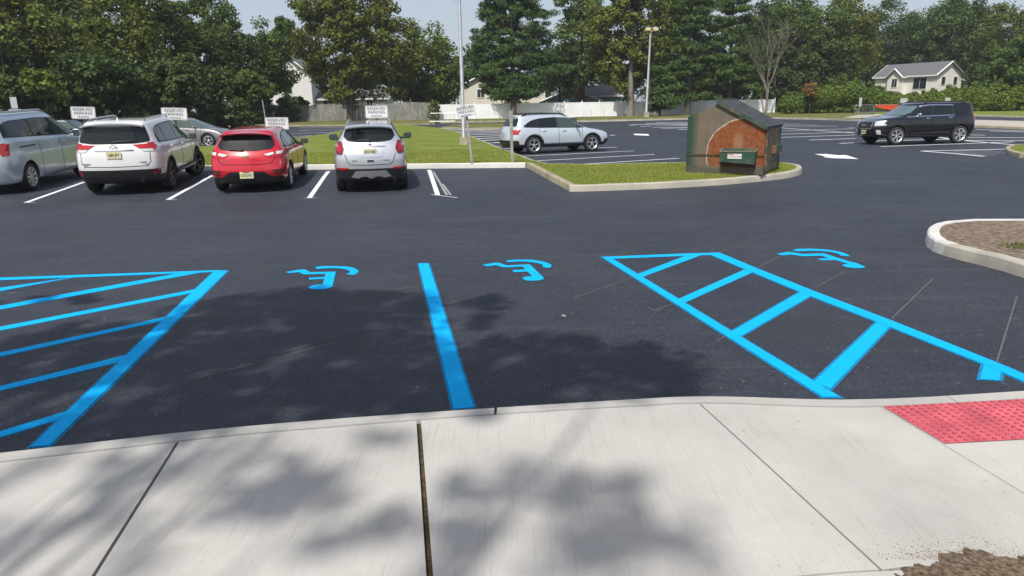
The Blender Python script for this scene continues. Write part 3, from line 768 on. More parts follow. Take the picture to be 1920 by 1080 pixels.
def make_wheel(parent, loc, r, w, spokes, style, side, steer=0, rimmat=None):
    """wheel (empty) > tyre, rim ; axis along y, outer face towards side"""
    e = empty('wheel', loc, 0, parent); e.rotation_euler = (0, 0, steer)
    bm = bmesh.new(); n = 36; rr = r * .70; prof = [(rr, -w / 2 + .02), (rr + .015, -w / 2), (r - .03, -w / 2), (r - .006, -w / 2 + .025), (r, -w / 4), (r, w / 4), (r - .006, w / 2 - .025), (r - .03, w / 2), (rr + .015, w / 2), (rr, w / 2 - .02)]
    rg = [[bm.verts.new((a * math.cos(2 * math.pi * k / n), b * side, a * math.sin(2 * math.pi * k / n))) for a, b in prof] for k in range(n)]
    for k in range(n):
        for j in range(len(prof) - 1): bm.faces.new((rg[k][j], rg[(k + 1) % n][j], rg[(k + 1) % n][j + 1], rg[k][j + 1]))
    fix(bm); from_bm('tyre', bm, M['tyre'], e, smooth=True)
    bm = bmesh.new(); yo = w / 2 - .015
    def lathe(prof, n=32):
        rg = [[bm.verts.new((a * math.cos(2 * math.pi * k / n), b * side, a * math.sin(2 * math.pi * k / n))) for a, b in prof] for k in range(n)]
        for k in range(n):
            for j in range(len(prof) - 1): bm.faces.new((rg[k][j], rg[(k + 1) % n][j], rg[(k + 1) % n][j + 1], rg[k][j + 1]))
    lathe([(rr + .004, -w / 2 + .03), (rr + .004, yo + .005), (rr - .012, yo + .008), (rr - .03, yo - .01), (rr - .035, -w / 2 + .03)])
    lathe([(.0, yo - .012), (.035, yo - .008), (.06, yo - .02), (.065, yo - .07)], 20)
    for k in range(spokes):
        a = 2 * math.pi * k / spokes + .3
        pr = ((0,) if style != 'twin' else (-.13, .13))
        for da in pr:
            aa = a + da; ca, sa = math.cos(aa), math.sin(aa); ca0, sa0 = math.cos(a), math.sin(a)
            w0, w1 = (.035, .055) if style == 'wide' else ((.022, .026) if style == 'twin' else (.026, .034))
            if style == 'wide': w0, w1 = .03 * 6 / spokes + .012, .085 * 6 / spokes + .01
            vs = []
            for (rad_, ww, y, cc, ss) in ((.045, w0 / 2, yo - .012, ca0, sa0), (rr - .012, w1 / 2, yo - .006, ca, sa), (rr - .012, w1 / 2, yo - .04, ca, sa), (.045, w0 / 2, yo - .05, ca0, sa0)):
                vs.append([bm.verts.new((rad_ * cc - s * ww * ss, y * side, rad_ * ss + s * ww * cc)) for s in (-1, 1)])
            for i in range(4):
                j = (i + 1) % 4; bm.faces.new((vs[i][0], vs[j][0], vs[j][1], vs[i][1]))
            for s in (0, 1): bm.faces.new([vs[i][s] for i in range(4)])
    fix(bm); ri = from_bm('rim', bm, rimmat or M['rim'], e)
    # dark brake disc behind the spokes
    bm = bmesh.new(); bmesh.ops.create_circle(bm, cap_ends=True, radius=rr - .02, segments=28)
    for v in bm.verts: v.co = Vector((v.co.x, (yo - .085) * side, v.co.y))
    from_bm('brake_disc', bm, M['gap'], e)
    return e
def make_car(S):
    root = empty(S['name'])
    me = build_body(S)
    dgb = bmesh.new(); dgb.from_mesh(me); bvh = BVHTree.FromBMesh(dgb); dgb.free()
    # cut wheel wells
    o = link('body', me, [S['paint'], M['gap']], root)
    for f in me.polygons: f.use_smooth = True
    cb = bmesh.new(); r = S['r']; xa, xb = S['axles']; W = S['W']
    for ax in (xa, xb):
        for s in (1, -1):
            res = bmesh.ops.create_cone(cb, cap_ends=True, segments=40, radius1=r + .055, radius2=r + .055, depth=.50)
            for v in res['verts']:
                x, y, z = v.co; v.co = Vector((ax + x, s * (W / 2 - .10) + z, r + y + .005))
    # flat cutter below the wheel centres so the well opens downwards
            res = bmesh.ops.create_cube(cb, size=1)
            for v in res['verts']: v.co = Vector((ax + v.co.x * 2 * (r + .055), s * (W / 2 - .10) + v.co.y * .4996, v.co.z * r * 1.0 + r * .45))
    fix(cb)
    cme = bpy.data.meshes.new('c'); cb.to_mesh(cme); cb.free(); cme.materials.append(S['paint']); cme.materials.append(M['gap'])
    for f in cme.polygons: f.material_index = 1
    co = bpy.data.objects.new('c', cme); COL.objects.link(co)
    md = o.modifiers.new('b', 'BOOLEAN'); md.operation = 'DIFFERENCE'; md.object = co; md.solver = 'EXACT'; md.use_self = True
    dg = bpy.context.evaluated_depsgraph_get(); dg.update()
    me3 = bpy.data.meshes.new_from_object(o.evaluated_get(dg)); o.modifiers.clear(); o.data = me3
    bpy.data.objects.remove(co)
    # split materials along clean heights: cladding below a plane
    bm = bmesh.new(); bm.from_mesh(me3)
    if S.get('clad'):
        z0 = S['clad']
        bmesh.ops.bisect_plane(bm, geom=bm.verts[:] + bm.edges[:] + bm.faces[:], plane_co=(0, 0, z0), plane_no=(0, 0, 1))
        for f in bm.faces:
            if f.calc_center_median().z < z0 and f.material_index == 0: f.material_index = 2
        me3.materials.append(S.get('cladmat', M['black']))
    for f in bm.faces: f.smooth = f.material_index != 1
    bm.to_mesh(me3); bm.free()
    def part(name, polys, mat, view, sides=(1, -1), off=.006, parent=root, joined=True, th=.012):
        last = None
        if view == 'side':
            for s in sides:
                bm = bmesh.new()
                for p in polys: panel(bm, bvh, p, 'side', off, s, th)
                last = from_bm(name, bm, mat, parent, smooth=False)
        else:
            bm = bmesh.new()
            for p in polys: panel(bm, bvh, p, view, off, 1, th)
            last = from_bm(name, bm, mat, parent, smooth=False)
        for f in last.data.polygons: f.use_smooth = False
        return last
    S['part'] = part; S['bvh'] = bvh; S['root'] = root
    # wheels
    st = S.get('steer', 0)
    for ax in (xa, xb):
        for s in (1, -1):
            make_wheel(root, (ax, s * (W / 2 - S.get('inset', .125)), r), r, S.get('tw', .225), S['spokes'], S['style'], s, st if ax == xb else 0, S.get('rimmat'))
    # dark underbody so no light passes under the wells
    bm = bmesh.new(); box(bm, ((xa + xb) / 2, 0, r + .02), (xb - xa + 1.1, W - .75, .22)); from_bm('underbody', bm, M['gap'], root)
    return S
def surf(S, view, p, q, sgn=1):
    if view == 'side': o = Vector((p, 3 * sgn, q)); d = Vector((0, -sgn, 0))
    elif view == 'rear': o = Vector((-3, p, q)); d = Vector((1, 0, 0))
    elif view == 'top': o = Vector((p, q, 4)); d = Vector((0, 0, -1))
    else: o = Vector((9, p, q)); d = Vector((-1, 0, 0))
    h = S['bvh'].ray_cast(o, d)[0]
    return h if h is not None else o + d * 3
def mirror_pair(S, x, z, mat=None, size=(.11, .20, .15), cap=None):
    for s in (1, -1):
        b = surf(S, 'side', x, z, s); bm = bmesh.new()
        c = Vector((x - .03, b.y + s * (.09 + size[1] / 2), z + .05))
        res = bmesh.ops.create_uvsphere(bm, u_segments=14, v_segments=8, radius=.5)
        for v in res['verts']:
            k = v.co.copy(); v.co = Vector((c.x + math.copysign(abs(2 * k.x) ** .7, k.x) * size[0] / 2 if k.x > 0 else c.x + k.x * size[0] * .35, c.y + math.copysign(abs(2 * k.y) ** .6, k.y) * size[1] / 2, c.z + math.copysign(abs(2 * k.z) ** .6, k.z) * size[2] / 2))
        tube(bm, [b + Vector((0, -s * .03, 0)), Vector((c.x, c.y, c.z - size[2] * .3))], [.03, .025], 8); fix(bm)
        mo = from_bm('side_mirror', bm, mat or S['paint'], S['root'], smooth=True)
        bm = bmesh.new(); box(bm, (c.x - size[0] * .19, c.y, c.z), (.012, size[1] * .82, size[2] * .78)); from_bm('mirror_glass', bm, M['glass_light'], mo)
def handles(S, pts, mat=None):
    for x, z in pts:
        for s in (1, -1):
            b = surf(S, 'side', x, z, s); bm = bmesh.new()
            box(bm, (x, b.y + s * .02, z), (.19, .025, .032)); bmesh.ops.bevel(bm, geom=bm.edges[:], offset=.008, segments=2, affect='EDGES')
            from_bm('door_handle', bm, mat or S['paint'], S['root'], smooth=True)
def rails(S, x0, x1, y, mat, h=.05, r=.017):
    for s in (1, -1):
        bm = bmesh.new(); pts = []
        for i in range(9):
            t = i / 8; x = x0 + (x1 - x0) * t; zz = surf(S, 'top', x, s * y).z; pts.append((x, s * y, zz + (h if 0 < i < 8 else .0)))
        tube(bm, pts, r, 8); from_bm('roof_rail', bm, mat, S['root'], smooth=True)
def plate(S, y, z, text, view='rear', x=None):
    b = surf(S, view, y, z); s = -1 if view == 'rear' else 1
    bm = bmesh.new(); box(bm, (b.x + s * .018, y, z), (.012, .31, .155)); pl = from_bm('number_plate', bm, M['plate'], S['root'])
    me = text_mesh(text, .092, .001, .0012)
    t = link('plate_text', me, M['plate_ink'], pl)
    t.matrix_world = Matrix(((0, 0, s, b.x + s * .0262), (s, 0, 0, y), (0, 1, 0, z - .004), (0, 0, 0, 1))) if s > 0 else Matrix(((0, 0, -1, b.x - .0262), (-1, 0, 0, y), (0, 1, 0, z - .004), (0, 0, 0, 1)))
    t.scale.x = .78
def badge_text(S, y, z, text, size, mat, view='rear', wid=1.0):
    b = surf(S, view, y, z); s = -1 if view == 'rear' else 1
    t = link('badge', text_mesh(text, size, .003, .001), mat, S['root'])
    t.matrix_world = Matrix(((0, 0, s, b.x + s * .006), (s * wid, 0, 0, y), (0, 1, 0, z), (0, 0, 0, 1)))
    return t
def wiper(S, y0, z0, y1, z1):
    a = surf(S, 'rear', y0, z0); b = surf(S, 'rear', y1, z1); bm = bmesh.new()
    tube(bm, [a + Vector((-.03, 0, 0)), b + Vector((-.035, 0, 0))], [.022, .012], 8); box(bm, a + Vector((-.02, 0, 0)), (.05, .06, .05)); fix(bm)
    from_bm('rear_wiper', bm, M['black'], S['root'])
def antenna(S, x, mat, h=.07, l=.14):
    z = surf(S, 'top', x, 0).z; bm = bmesh.new()
    v = [bm.verts.new(p) for p in ((x + l / 2, 0, z - .01), (x - l / 2, .025, z - .01), (x - l / 2, -.025, z - .01), (x - l / 2 + .01, 0, z + h))]
    for f in ((0, 1, 2), (0, 1, 3), (1, 2, 3), (2, 0, 3)): bm.faces.new([v[i] for i in f])
    fix(bm); from_bm('antenna_fin', bm, mat, S['root'])
def arch(cx, r, w, a0=-8, a1=188, n=22):
    o = [(cx + (r) * math.cos(rad(a)), 0 + r * math.sin(rad(a))) for a in np.linspace(a0, a1, n)]
    i = [(cx + (r + w) * math.cos(rad(a)), 0 + (r + w) * math.sin(rad(a))) for a in np.linspace(a1, a0, n)]
    return o + i
def arches(S, w, mat, part='wheel_arch_trim', off=.02):
    r = S['r']
    for ax in S['axles']:
        bm_polys = []
        A = arch(ax, r + .045, w); n = len(A) // 2; quads = [[A[i], A[i + 1], A[2 * n - 2 - i], A[2 * n - 1 - i]] for i in range(n - 1)]
        quads = [[(x, z + r) for x, z in q] for q in quads]
        S['part'](part, quads, mat, 'side', off=off, th=.03)
def grille_box(bm, c, s, rz=0): box(bm, c, s, rz)
def place(S, p_rear, heading_deg, scale=1.0, z=None):
    """p_rear: ground point under the middle of the rear axle; heading counter-clockwise from +x"""
    r = S['root']; a = rad(heading_deg); xa = S['axles'][0]; xb = S['axles'][1]
    P = Vector(p_rear[:2]); Q = P + Vector((math.cos(a), math.sin(a))) * (xb - xa)
    zr, zf = H(P.y), H(Q.y); pit = -math.atan2(zf - zr, (xb - xa))
    r.rotation_mode = 'XYZ'
    Rm = Matrix.Rotation(a, 4, 'Z') @ Matrix.Rotation(pit, 4, 'Y') @ Matrix.Scale(scale, 4)
    r.matrix_world = Matrix.Translation((P.x, P.y, zr + .002)) @ Rm @ Matrix.Translation((-xa, 0, 0))
def body_loops(L, W, Ht, gc, zs, zb, hood, cowl, roof_f, roof_r, tail, wr, ff=1.0, rr=1.0, greenw=.925, slopef=0):
    """tail: list of rear x at (sill, bumper, mid, belt, glass base, roof) ; hood: (z front edge, z mid, z cowl) ; zb: belt z rear, front"""
    w = W / 2; t = tail
    zhf, zhm, zc = hood; xh = L - .16
    flat = lambda z: [(0, z), (9, z)]
    cx = cowl
    return [
        (t[0] + .16, L - .34, w * .84, flat(gc), .9, 1),
        (t[0] + .04, L - .12, w * .955, flat(gc + .04), 1, 1),
        (t[0], L - .03, w * .985, flat(gc + .17), 1, 1),
        (t[1], L, w * .998, flat(.5 * (gc + .17) + .5 * (zs - .2)), 1, 1),
        (t[2], L - .01, w, [(0, zs - .17), (cx, zs - .17), (L, zhf - .22)], 1, 1),
        (t[3], L - .05, w * .985, [(0, zs), (cx, zs - .01), (L, zhf - .09)], 1, 1),
        (t[4], L - .15, w * .955, [(0, zb[0] - .03), (cx - .3, zb[1] - .03), (cx + .35, zhm - .02), (L, zhf)], 1, 1),
        (t[4] + .02, (L * .38 + cx * .62) + .05, w * .925, [(0, zb[0]), (cx - .35, zb[1]), (cx, zc - .02), (L, zhm + .02)], 1, 1),
        (t[4] + .045, cx + .03, w * greenw * .985, [(0, zb[0] + .03), (cx - .5, zb[1] + .02), (cx, zc), (L, zc)], .9, 1.2),
        (roof_r + (t[4] - roof_r) * .12, roof_f + (cx - roof_f) * .16, wr + .05, [(0, Ht - .19), (1.4, Ht - .145), (roof_f, Ht - .145), (9, Ht - .145)], .8, 1.2),
        (roof_r, roof_f, wr, [(0, Ht - .075), (roof_r + .8, Ht - .045), (roof_f - .4, Ht - .04), (9, Ht - .10)], .8, 1.2),
        (roof_r + .10, roof_f - .18, wr - .09, [(0, Ht - .04), (roof_r + .9, Ht - .012), (roof_f - .5, Ht - .01), (9, Ht - .06)], .8, 1.1),
        (roof_r + .45, roof_f - .55, wr - .33, [(0, Ht - .01), (9, Ht)], 1, 1),
    ]

def dlo(S, top, bot, splits, frame=True, gap=.05, light=(), chrome=False, chrome_rng=None):
    """side glass: top and bottom outlines, x positions of the pillars"""
    x0, x1 = bot[0][0], bot[-1][0]
    def poly(a, b, inset):
        xs = [a + (b - a) * i / 8 for i in range(9)]
        lo = [(x, interp(bot, x) + inset) for x in xs]; hi = [(x, max(interp(top, x) - inset, interp(bot, x) + inset + .005)) for x in xs]
        return lo + hi[::-1]
    if chrome:
        c0, c1 = chrome_rng
        S['part']('chrome_trim', [poly(c0 - .07, c1 + .08, -.055)], M['chrome'], 'side', off=.010)
    S['part']('window_frame', [poly(x0, x1, -.008)], M['black'], 'side', off=.016 if chrome else .008)
    for i, (a, b) in enumerate(zip(splits, splits[1:])):
        S['part']('side_window', [poly(a + gap / 2, b - gap / 2, .012)], M['glass_light'] if i in light else M['glass'], 'side', off=.021 if chrome else .013)
def doors(S, xs, z0, z1, slant=0):
    for s in (1, -1):
        bm = bmesh.new()
        for x in xs: seam(bm, S['bvh'], [(x - slant, z0), (x, z1)], 'side', .014, s)
        seam(bm, S['bvh'], [(xs[0], z0), (xs[-1], z0)], 'side', .014, s)
        from_bm('door_seam', bm, M['gap'], S['root'])
def screen(S, y0, y1, z0, z1, mat=None):
    S['part']('windshield', [[(-y0, z0), (0, z0 - .01), (y0, z0), (y1, z1 - .03), (y1 - .06, z1), (-y1 + .06, z1), (-y1, z1 - .03)]], mat or M['windshield'], 'front', off=.006)
def both(polys): return polys + [[(-y, z) for y, z in p] for p in polys]
def pipe(S, y, z, r=.035):
    bm = bmesh.new(); tube(bm, [(.35, y, z), (.06, y, z)], r, 14, False); tube(bm, [(.35, y, z), (.06, y, z)], r * .8, 14, False); from_bm('exhaust_pipe', bm, M['exhaust'], S['root'], smooth=True)
def spoiler(S, x, z, wy, mat, ln=.14, th=.03):
    bm = bmesh.new(); n = 12; rows = []
    for i in range(n + 1):
        t = -1 + 2 * i / n; y = wy * t; xo = x + .07 * t * t; zz = z - .035 * t * t - .02 * abs(t) ** 6
        rows.append([bm.verts.new(p) for p in ((xo + ln + .12, y * .98, zz + .02), (xo, y, zz), (xo + .01, y, zz - th), (xo + ln, y * .98, zz - th - .03))])
    for a, b in zip(rows, rows[1:]):
        for k in range(4): bm.faces.new((a[k], a[(k + 1) % 4], b[(k + 1) % 4], b[k]))
    bm.faces.new(rows[0]); bm.faces.new(rows[-1]); fix(bm)
    from_bm('spoiler', bm, mat, S['root'], smooth=False)

# ---------------------------------------------------------------- white SUV
S = dict(name='parked_suv', W=1.925, r=.375, axles=(1.07, 3.86), spokes=5, style='twin', paint=car_paint('white_car_paint', (.74, .74, .73), .0, .25), clad=.47, steer=-.42, rimmat=M['rim_dark'])
S['loops'] = body_loops(4.89, 1.925, 1.73, .27, 1.0, (1.17, 1.09), (.98, 1.09, 1.13), 3.62, 2.85, .24, [.10, .03, .04, .05, .10], .67)
make_car(S); r_ = S['root']
tag(r_, 'white parked SUV with wide red tail lights and wiper, reserved sign beside it', 'car', 'cars in the reserved row')
S['part']('rear_window', [roundpoly([(-.66, 1.58), (.66, 1.58), (.76, 1.24), (.45, 1.20), (-.45, 1.20), (-.76, 1.24)], .05)], M['glass'], 'rear', off=.008)
for s in (1, -1):
    S['part']('tail_light', [[(.40 * s, 1.17), (.93 * s, 1.20), (.95 * s, 1.08), (.56 * s, 1.08)]], M['red_lens'], 'rear', off=.014)
    S['part']('tail_light_lower', [[(.56 * s, 1.075), (.95 * s, 1.075), (.93 * s, 1.01), (.62 * s, 1.02)]], M['clear_lens'], 'rear', off=.012)
    S['part']('tail_light_side', [[(.06, 1.20), (.34, 1.22), (.36, 1.12), (.28, 1.03), (.05, 1.02)]], M['red_lens'], 'side', sides=(s,), off=.012)
    S['part']('reflector', [[(.74 * s, .60), (.88 * s, .60), (.88 * s, .49), (.76 * s, .49)]], M['dark_red'], 'rear', off=.02)
S['part']('bumper_insert', [roundpoly([(-.90, .61), (.90, .61), (.84, .44), (-.84, .44)], .04)], M['black'], 'rear', off=.012)
S['part']('licence_garnish', [roundpoly([(-.42, 1.065), (.42, 1.065), (.42, 1.04), (-.42, 1.04)], .01)], M['chrome'], 'rear', off=.012)
bm = bmesh.new()
for s in (1, -1): seam(bm, S['bvh'], [(.74 * s, 1.0), (.74 * s, .78), (.66 * s, .69), (0, .68)], 'rear', .013)
from_bm('tailgate_seam', bm, M['gap'], r_)
plate(S, 0, .955, 'U84 JPY'); badge_text(S, .58, .755, 'HIGHLANDER', .05, M['rim_dark']); badge_text(S, -.56, .775, 'XLE AWD', .05, M['rim_dark'])
bm = bmesh.new(); p = surf(S, 'rear', 0, 1.125)
for (a, b, dz) in ((.085, .055, 0), (.055, .02, .024), (.02, .05, 0)):
    pts = [(p.x - .014, a * math.cos(t), p.z + dz + b * math.sin(t)) for t in np.linspace(0, 2 * math.pi, 21)]; tube(bm, pts, .007, 6, False)
from_bm('emblem', bm, M['chrome'], r_, smooth=True)
wiper(S, .02, 1.24, -.42, 1.27)
dlo(S, [(.55, 1.34), (.75, 1.53), (1.2, 1.575), (2.3, 1.60), (2.85, 1.56), (3.1, 1.42), (3.45, 1.16)], [(.55, 1.21), (1.0, 1.18), (3.45, 1.12)], [.60, 1.18, 2.22, 3.33], light=(2,))
S['part']('sunroof', [roundpoly([(1.5, -.42), (2.4, -.42), (2.4, .42), (1.5, .42)], .05)], M['glass'], 'top', off=.006)
doors(S, [1.22, 2.27, 3.35], .50, 1.12); handles(S, [(1.42, 1.04), (2.46, 1.02)]); mirror_pair(S, 3.08, 1.10, M['black'])
rails(S, .55, 2.7, .60, M['rim'], .045); arches(S, .05, M['black'], off=.008)
S['part']('running_board', [[(1.55, .44), (3.4, .44), (3.4, .38), (1.55, .38)]], M['rim_dark'], 'side', off=.06, th=.1)
screen(S, .74, .60, 1.17, 1.60); pipe(S, -.50, .33); antenna(S, .75, S['paint']); spoiler(S, .10, 1.66, .66, S['paint'])
place(S, (-9.60, 18.11), 101, 1.03)

# ---------------------------------------------------------------- red hatchback
S = dict(name='parked_hatchback', W=1.79, r=.325, axles=(.88, 3.58), spokes=7, style='wide', paint=car_paint('red_car_paint', (.50, .005, .020), .0, .18), clad=.30, inset=.12, tw=.215)
S['loops'] = body_loops(4.45, 1.79, 1.465, .20, .86, (1.03, .93), (.72, .86, .93), 3.40, 2.35, .46, [.08, .0, .06, .10, .20], .58)
make_car(S); r_ = S['root']
tag(r_, 'shiny red parked hatchback between the white SUV and the silver crossover', 'car', 'cars in the reserved row')
S['part']('rear_window', [roundpoly([(-.54, 1.34), (.54, 1.34), (.66, 1.10), (.58, 1.02), (.25, .985), (-.25, .985), (-.58, 1.02), (-.66, 1.10)], .05)], M['glass'], 'rear', off=.008)
for s in (1, -1):
    S['part']('tail_light', [[(.38 * s, .90), (.60 * s, .965), (.90 * s, .99), (.90 * s, .86), (.72 * s, .83), (.50 * s, .84)]], M['red_lens'], 'rear', off=.012)
    S['part']('reversing_lens', [[(.41 * s, .895), (.60 * s, .945), (.64 * s, .90), (.50 * s, .865)], [(.67 * s, .955), (.80 * s, .965), (.78 * s, .90), (.68 * s, .89)]], M['clear_lens'], 'rear', off=.020)
    S['part']('tail_light_side', [[(.10, .99), (.36, .985), (.34, .93), (.22, .87), (.08, .86)]], M['red_lens'], 'side', sides=(s,), off=.010)
    S['part']('bumper_vent', [[(.58 * s, .545), (.86 * s, .56), (.86 * s, .43), (.66 * s, .43)]], M['black'], 'rear', off=.008)
    S['part']('vent_blade', [[(.62 * s, .505), (.85 * s, .51), (.85 * s, .495), (.62 * s, .49)], [(.66 * s, .465), (.85 * s, .47), (.85 * s, .455), (.67 * s, .45)]], S['paint'], 'rear', off=.014)
S['part']('bumper_insert', [[(-.54, .40), (-.38, .52), (.38, .52), (.54, .40), (.80, .38), (.80, .28), (-.80, .28), (-.80, .38)]], M['black'], 'rear', off=.010)
bm = bmesh.new()
for s in (1, -1): seam(bm, S['bvh'], [(.66 * s, .86), (.60 * s, .73), (.52 * s, .69), (0, .68)], 'rear', .014)
from_bm('tailgate_seam', bm, M['gap'], r_)
plate(S, 0, .445, 'U33 JNU'); wiper(S, .08, 1.01, .38, 1.03)
p = surf(S, 'rear', 0, .86); bm = bmesh.new(); box(bm, (p.x - .012, 0, p.z), (.012, .17, .03)); box(bm, (p.x - .013, 0, p.z), (.016, .07, .055)); from_bm('emblem', bm, plain('gold_emblem', (.75, .55, .2), .25, .8), r_)
badge_text(S, .48, .765, 'CRUZE', .035, M['chrome']); badge_text(S, -.40, .765, 'LT', .04, M['chrome'])
dlo(S, [(.78, 1.06), (1.0, 1.22), (1.5, 1.335), (2.1, 1.36), (2.5, 1.30), (3.15, 1.0)], [(.78, 1.02), (1.3, 1.0), (3.15, .955)], [.86, 1.26, 2.05, 3.05], light=(1, 2))
doors(S, [1.30, 2.10, 3.15], .32, .98); handles(S, [(1.5, .93), (2.3, .90)]); mirror_pair(S, 2.78, .95, M['black'], (.12, .2, .14))
screen(S, .70, .52, .98, 1.34); spoiler(S, .28, 1.40, .58, S['paint'], .16); pipe(S, .62, .24); antenna(S, 1.0, S['paint'], .06, .1)
place(S, (-6.45, 18.0), 98, 1.02)

# ---------------------------------------------------------------- silver crossover
sil = car_paint('silver_car_paint', (.64, .66, .69), .55, .28)
S = dict(name='parked_crossover', W=1.774, r=.345, axles=(.87, 3.425), spokes=6, style='wide', paint=sil, clad=.60, inset=.12, tw=.22)
S['loops'] = body_loops(4.28, 1.774, 1.63, .26, .98, (1.19, 1.08), (.92, 1.06, 1.12), 3.25, 2.45, .30, [.09, .03, .02, .05, .16], .57)
make_car(S); r_ = S['root']
tag(r_, 'silver parked crossover seen squarely from behind, grey skid plate and two dark mirrors', 'car', 'cars in the reserved row')
S['part']('rear_window', [roundpoly([(-.54, 1.54), (.54, 1.54), (.61, 1.35), (.52, 1.25), (.25, 1.22), (-.25, 1.22), (-.52, 1.25), (-.61, 1.35)], .06)], M['glass'], 'rear', off=.008)
for s in (1, -1):
    S['part']('tail_light', [roundpoly([(.66 * s, 1.25), (.76 * s, 1.24), (.84 * s, 1.08), (.85 * s, .95), (.66 * s, .93), (.60 * s, 1.07)], .04)], M['dark_red'], 'rear', off=.014)
    S['part']('tail_light_lens', [roundpoly([(.67 * s, 1.17), (.74 * s, 1.17), (.78 * s, 1.02), (.68 * s, 1.0)], .03)], M['red_lens'], 'rear', off=.022)
    S['part']('tail_light_side', [[(.14, 1.20), (.26, 1.12), (.24, 1.0), (.10, .96)]], M['dark_red'], 'side', sides=(s,), off=.010)
    S['part']('reflector', [[(.54 * s, .63), (.80 * s, .635), (.76 * s, .58), (.50 * s, .59)]], M['red_lens'], 'rear', off=.012)
S['part']('skid_plate', [[(-.36, .55), (.36, .55), (.48, .40), (.30, .37), (.22, .41), (.10, .41), (.05, .37), (-.05, .37), (-.10, .41), (-.22, .41), (-.30, .37), (-.48, .40)]], M['rim'], 'rear', off=.016)
S['part']('plate_recess', [roundpoly([(-.38, 1.11), (.38, 1.11), (.27, .87), (-.27, .87)], .05)], sil, 'rear', off=.010)
S['part']('chrome_bar', [roundpoly([(-.37, 1.13), (.37, 1.13), (.36, 1.10), (-.36, 1.10)], .01)], M['chrome'], 'rear', off=.022)
bm = bmesh.new()
for s in (1, -1): seam(bm, S['bvh'], [(.60 * s, .96), (.54 * s, .76), (.46 * s, .70), (0, .69)], 'rear', .014)
from_bm('tailgate_seam', bm, M['gap'], r_)
plate(S, 0, 1.0, 'R32 NRE'); wiper(S, 0, 1.27, .28, 1.265)
bm = bmesh.new(); p = surf(S, 'rear', 0, 1.16); tube(bm, [(p.x - .02, .045 * math.cos(t), p.z + .045 * math.sin(t)) for t in np.linspace(0, 2 * math.pi, 17)], .008, 6, False); box(bm, (p.x - .018, 0, p.z), (.01, .05, .05)); from_bm('emblem', bm, M['chrome'], r_)
p = surf(S, 'rear', 0, .79); bm = bmesh.new(); box(bm, (p.x - .006, 0, .79), (.014, .15, .035)); from_bm('tailgate_latch', bm, M['gap'], r_)
badge_text(S, .37, .80, 'BUICK', .04, M['chrome'], wid=1.2); badge_text(S, -.36, .80, 'ENCORE', .035, M['chrome'], wid=1.2)
S['part']('brake_light', [roundpoly([(-.13, 1.595), (.13, 1.595), (.13, 1.57), (-.13, 1.57)], .01)], M['dark_red'], 'rear', off=.012)
dlo(S, [(.55, 1.30), (.85, 1.45), (1.4, 1.50), (2.1, 1.51), (2.5, 1.45), (3.05, 1.16)], [(.55, 1.22), (1.1, 1.19), (3.05, 1.11)], [.60, 1.1, 1.95, 2.95], light=(2,))
doors(S, [1.15, 2.0, 3.0], .62, 1.15); handles(S, [(1.35, 1.07), (2.2, 1.05)]); mirror_pair(S, 2.75, 1.12, M['black'], (.13, .22, .17))
rails(S, .50, 2.3, .52, M['rim'], .05, .022); arches(S, .05, M['black'], off=.008); screen(S, .70, .52, 1.15, 1.50)
spoiler(S, .16, 1.60, .56, sil, .14, .025); antenna(S, .78, M['rim_dark'], .05, .12); pipe(S, -.55, .30)
place(S, (-3.43, 17.70), 100, .98)

# ---------------------------------------------------------------- silver minivan, cut by the left edge
S = dict(name='parked_minivan', W=1.97, r=.345, axles=(1.05, 4.05), spokes=9, style='wide', paint=car_paint('pale_silver_blue_paint', (.54, .61, .66), .4, .30), inset=.12, tw=.22)
S['loops'] = body_loops(5.1, 1.97, 1.90, .22, 1.05, (1.32, 1.18), (.92, 1.08, 1.18), 4.25, 3.1, .15, [.10, .02, .03, .05, .08], .72)
make_car(S); r_ = S['root']
tag(r_, 'pale silver minivan at the left edge, sliding door rail and roof rails visible', 'car', 'cars in the reserved row')
dlo(S, [(.35, 1.62), (.6, 1.71), (2.2, 1.73), (3.1, 1.69), (3.45, 1.55), (3.98, 1.27)], [(.35, 1.35), (1.5, 1.31), (3.98, 1.20)], [.42, 1.62, 2.78, 3.80], light=(2,), gap=.07)
doors(S, [1.70, 2.85, 3.92], .32, 1.2); handles(S, [(2.62, 1.10), (3.05, 1.09)], M['chrome']); mirror_pair(S, 3.62, 1.2, None, (.13, .2, .2))
bm = bmesh.new(); bm2 = bmesh.new()
for s, b in ((1, bm), (-1, bm2)): seam(b, S['bvh'], [(.75, 1.09), (1.5, 1.10)], 'side', .03, s); from_bm('sliding_door_rail', b, M['gap'], r_)
rails(S, .5, 2.9, .68, M['rim'], .06, .02)
for s in (1, -1):
    S['part']('tail_light_side', [[(.06, 1.22), (.40, 1.20), (.32, 1.08), (.12, .92), (.04, .90)]], M['red_lens'], 'side', sides=(s,), off=.012)
    S['part']('tail_light', [[(.66 * s, 1.22), (.95 * s, 1.22), (.95 * s, .92), (.80 * s, .92)]], M['red_lens'], 'rear', off=.012)
S['part']('rear_window', [roundpoly([(-.72, 1.70), (.72, 1.70), (.80, 1.28), (-.80, 1.28)], .05)], M['glass'], 'rear', off=.008)
S['part']('sill_strip', [[(1.5, .31), (3.7, .31), (3.7, .275), (1.5, .275)]], M['rim'], 'side', off=.015)
screen(S, .80, .66, 1.22, 1.68); plate(S, 0, .95, 'T71 KLB')
place(S, (-13.32, 18.3), 98, 1.03)

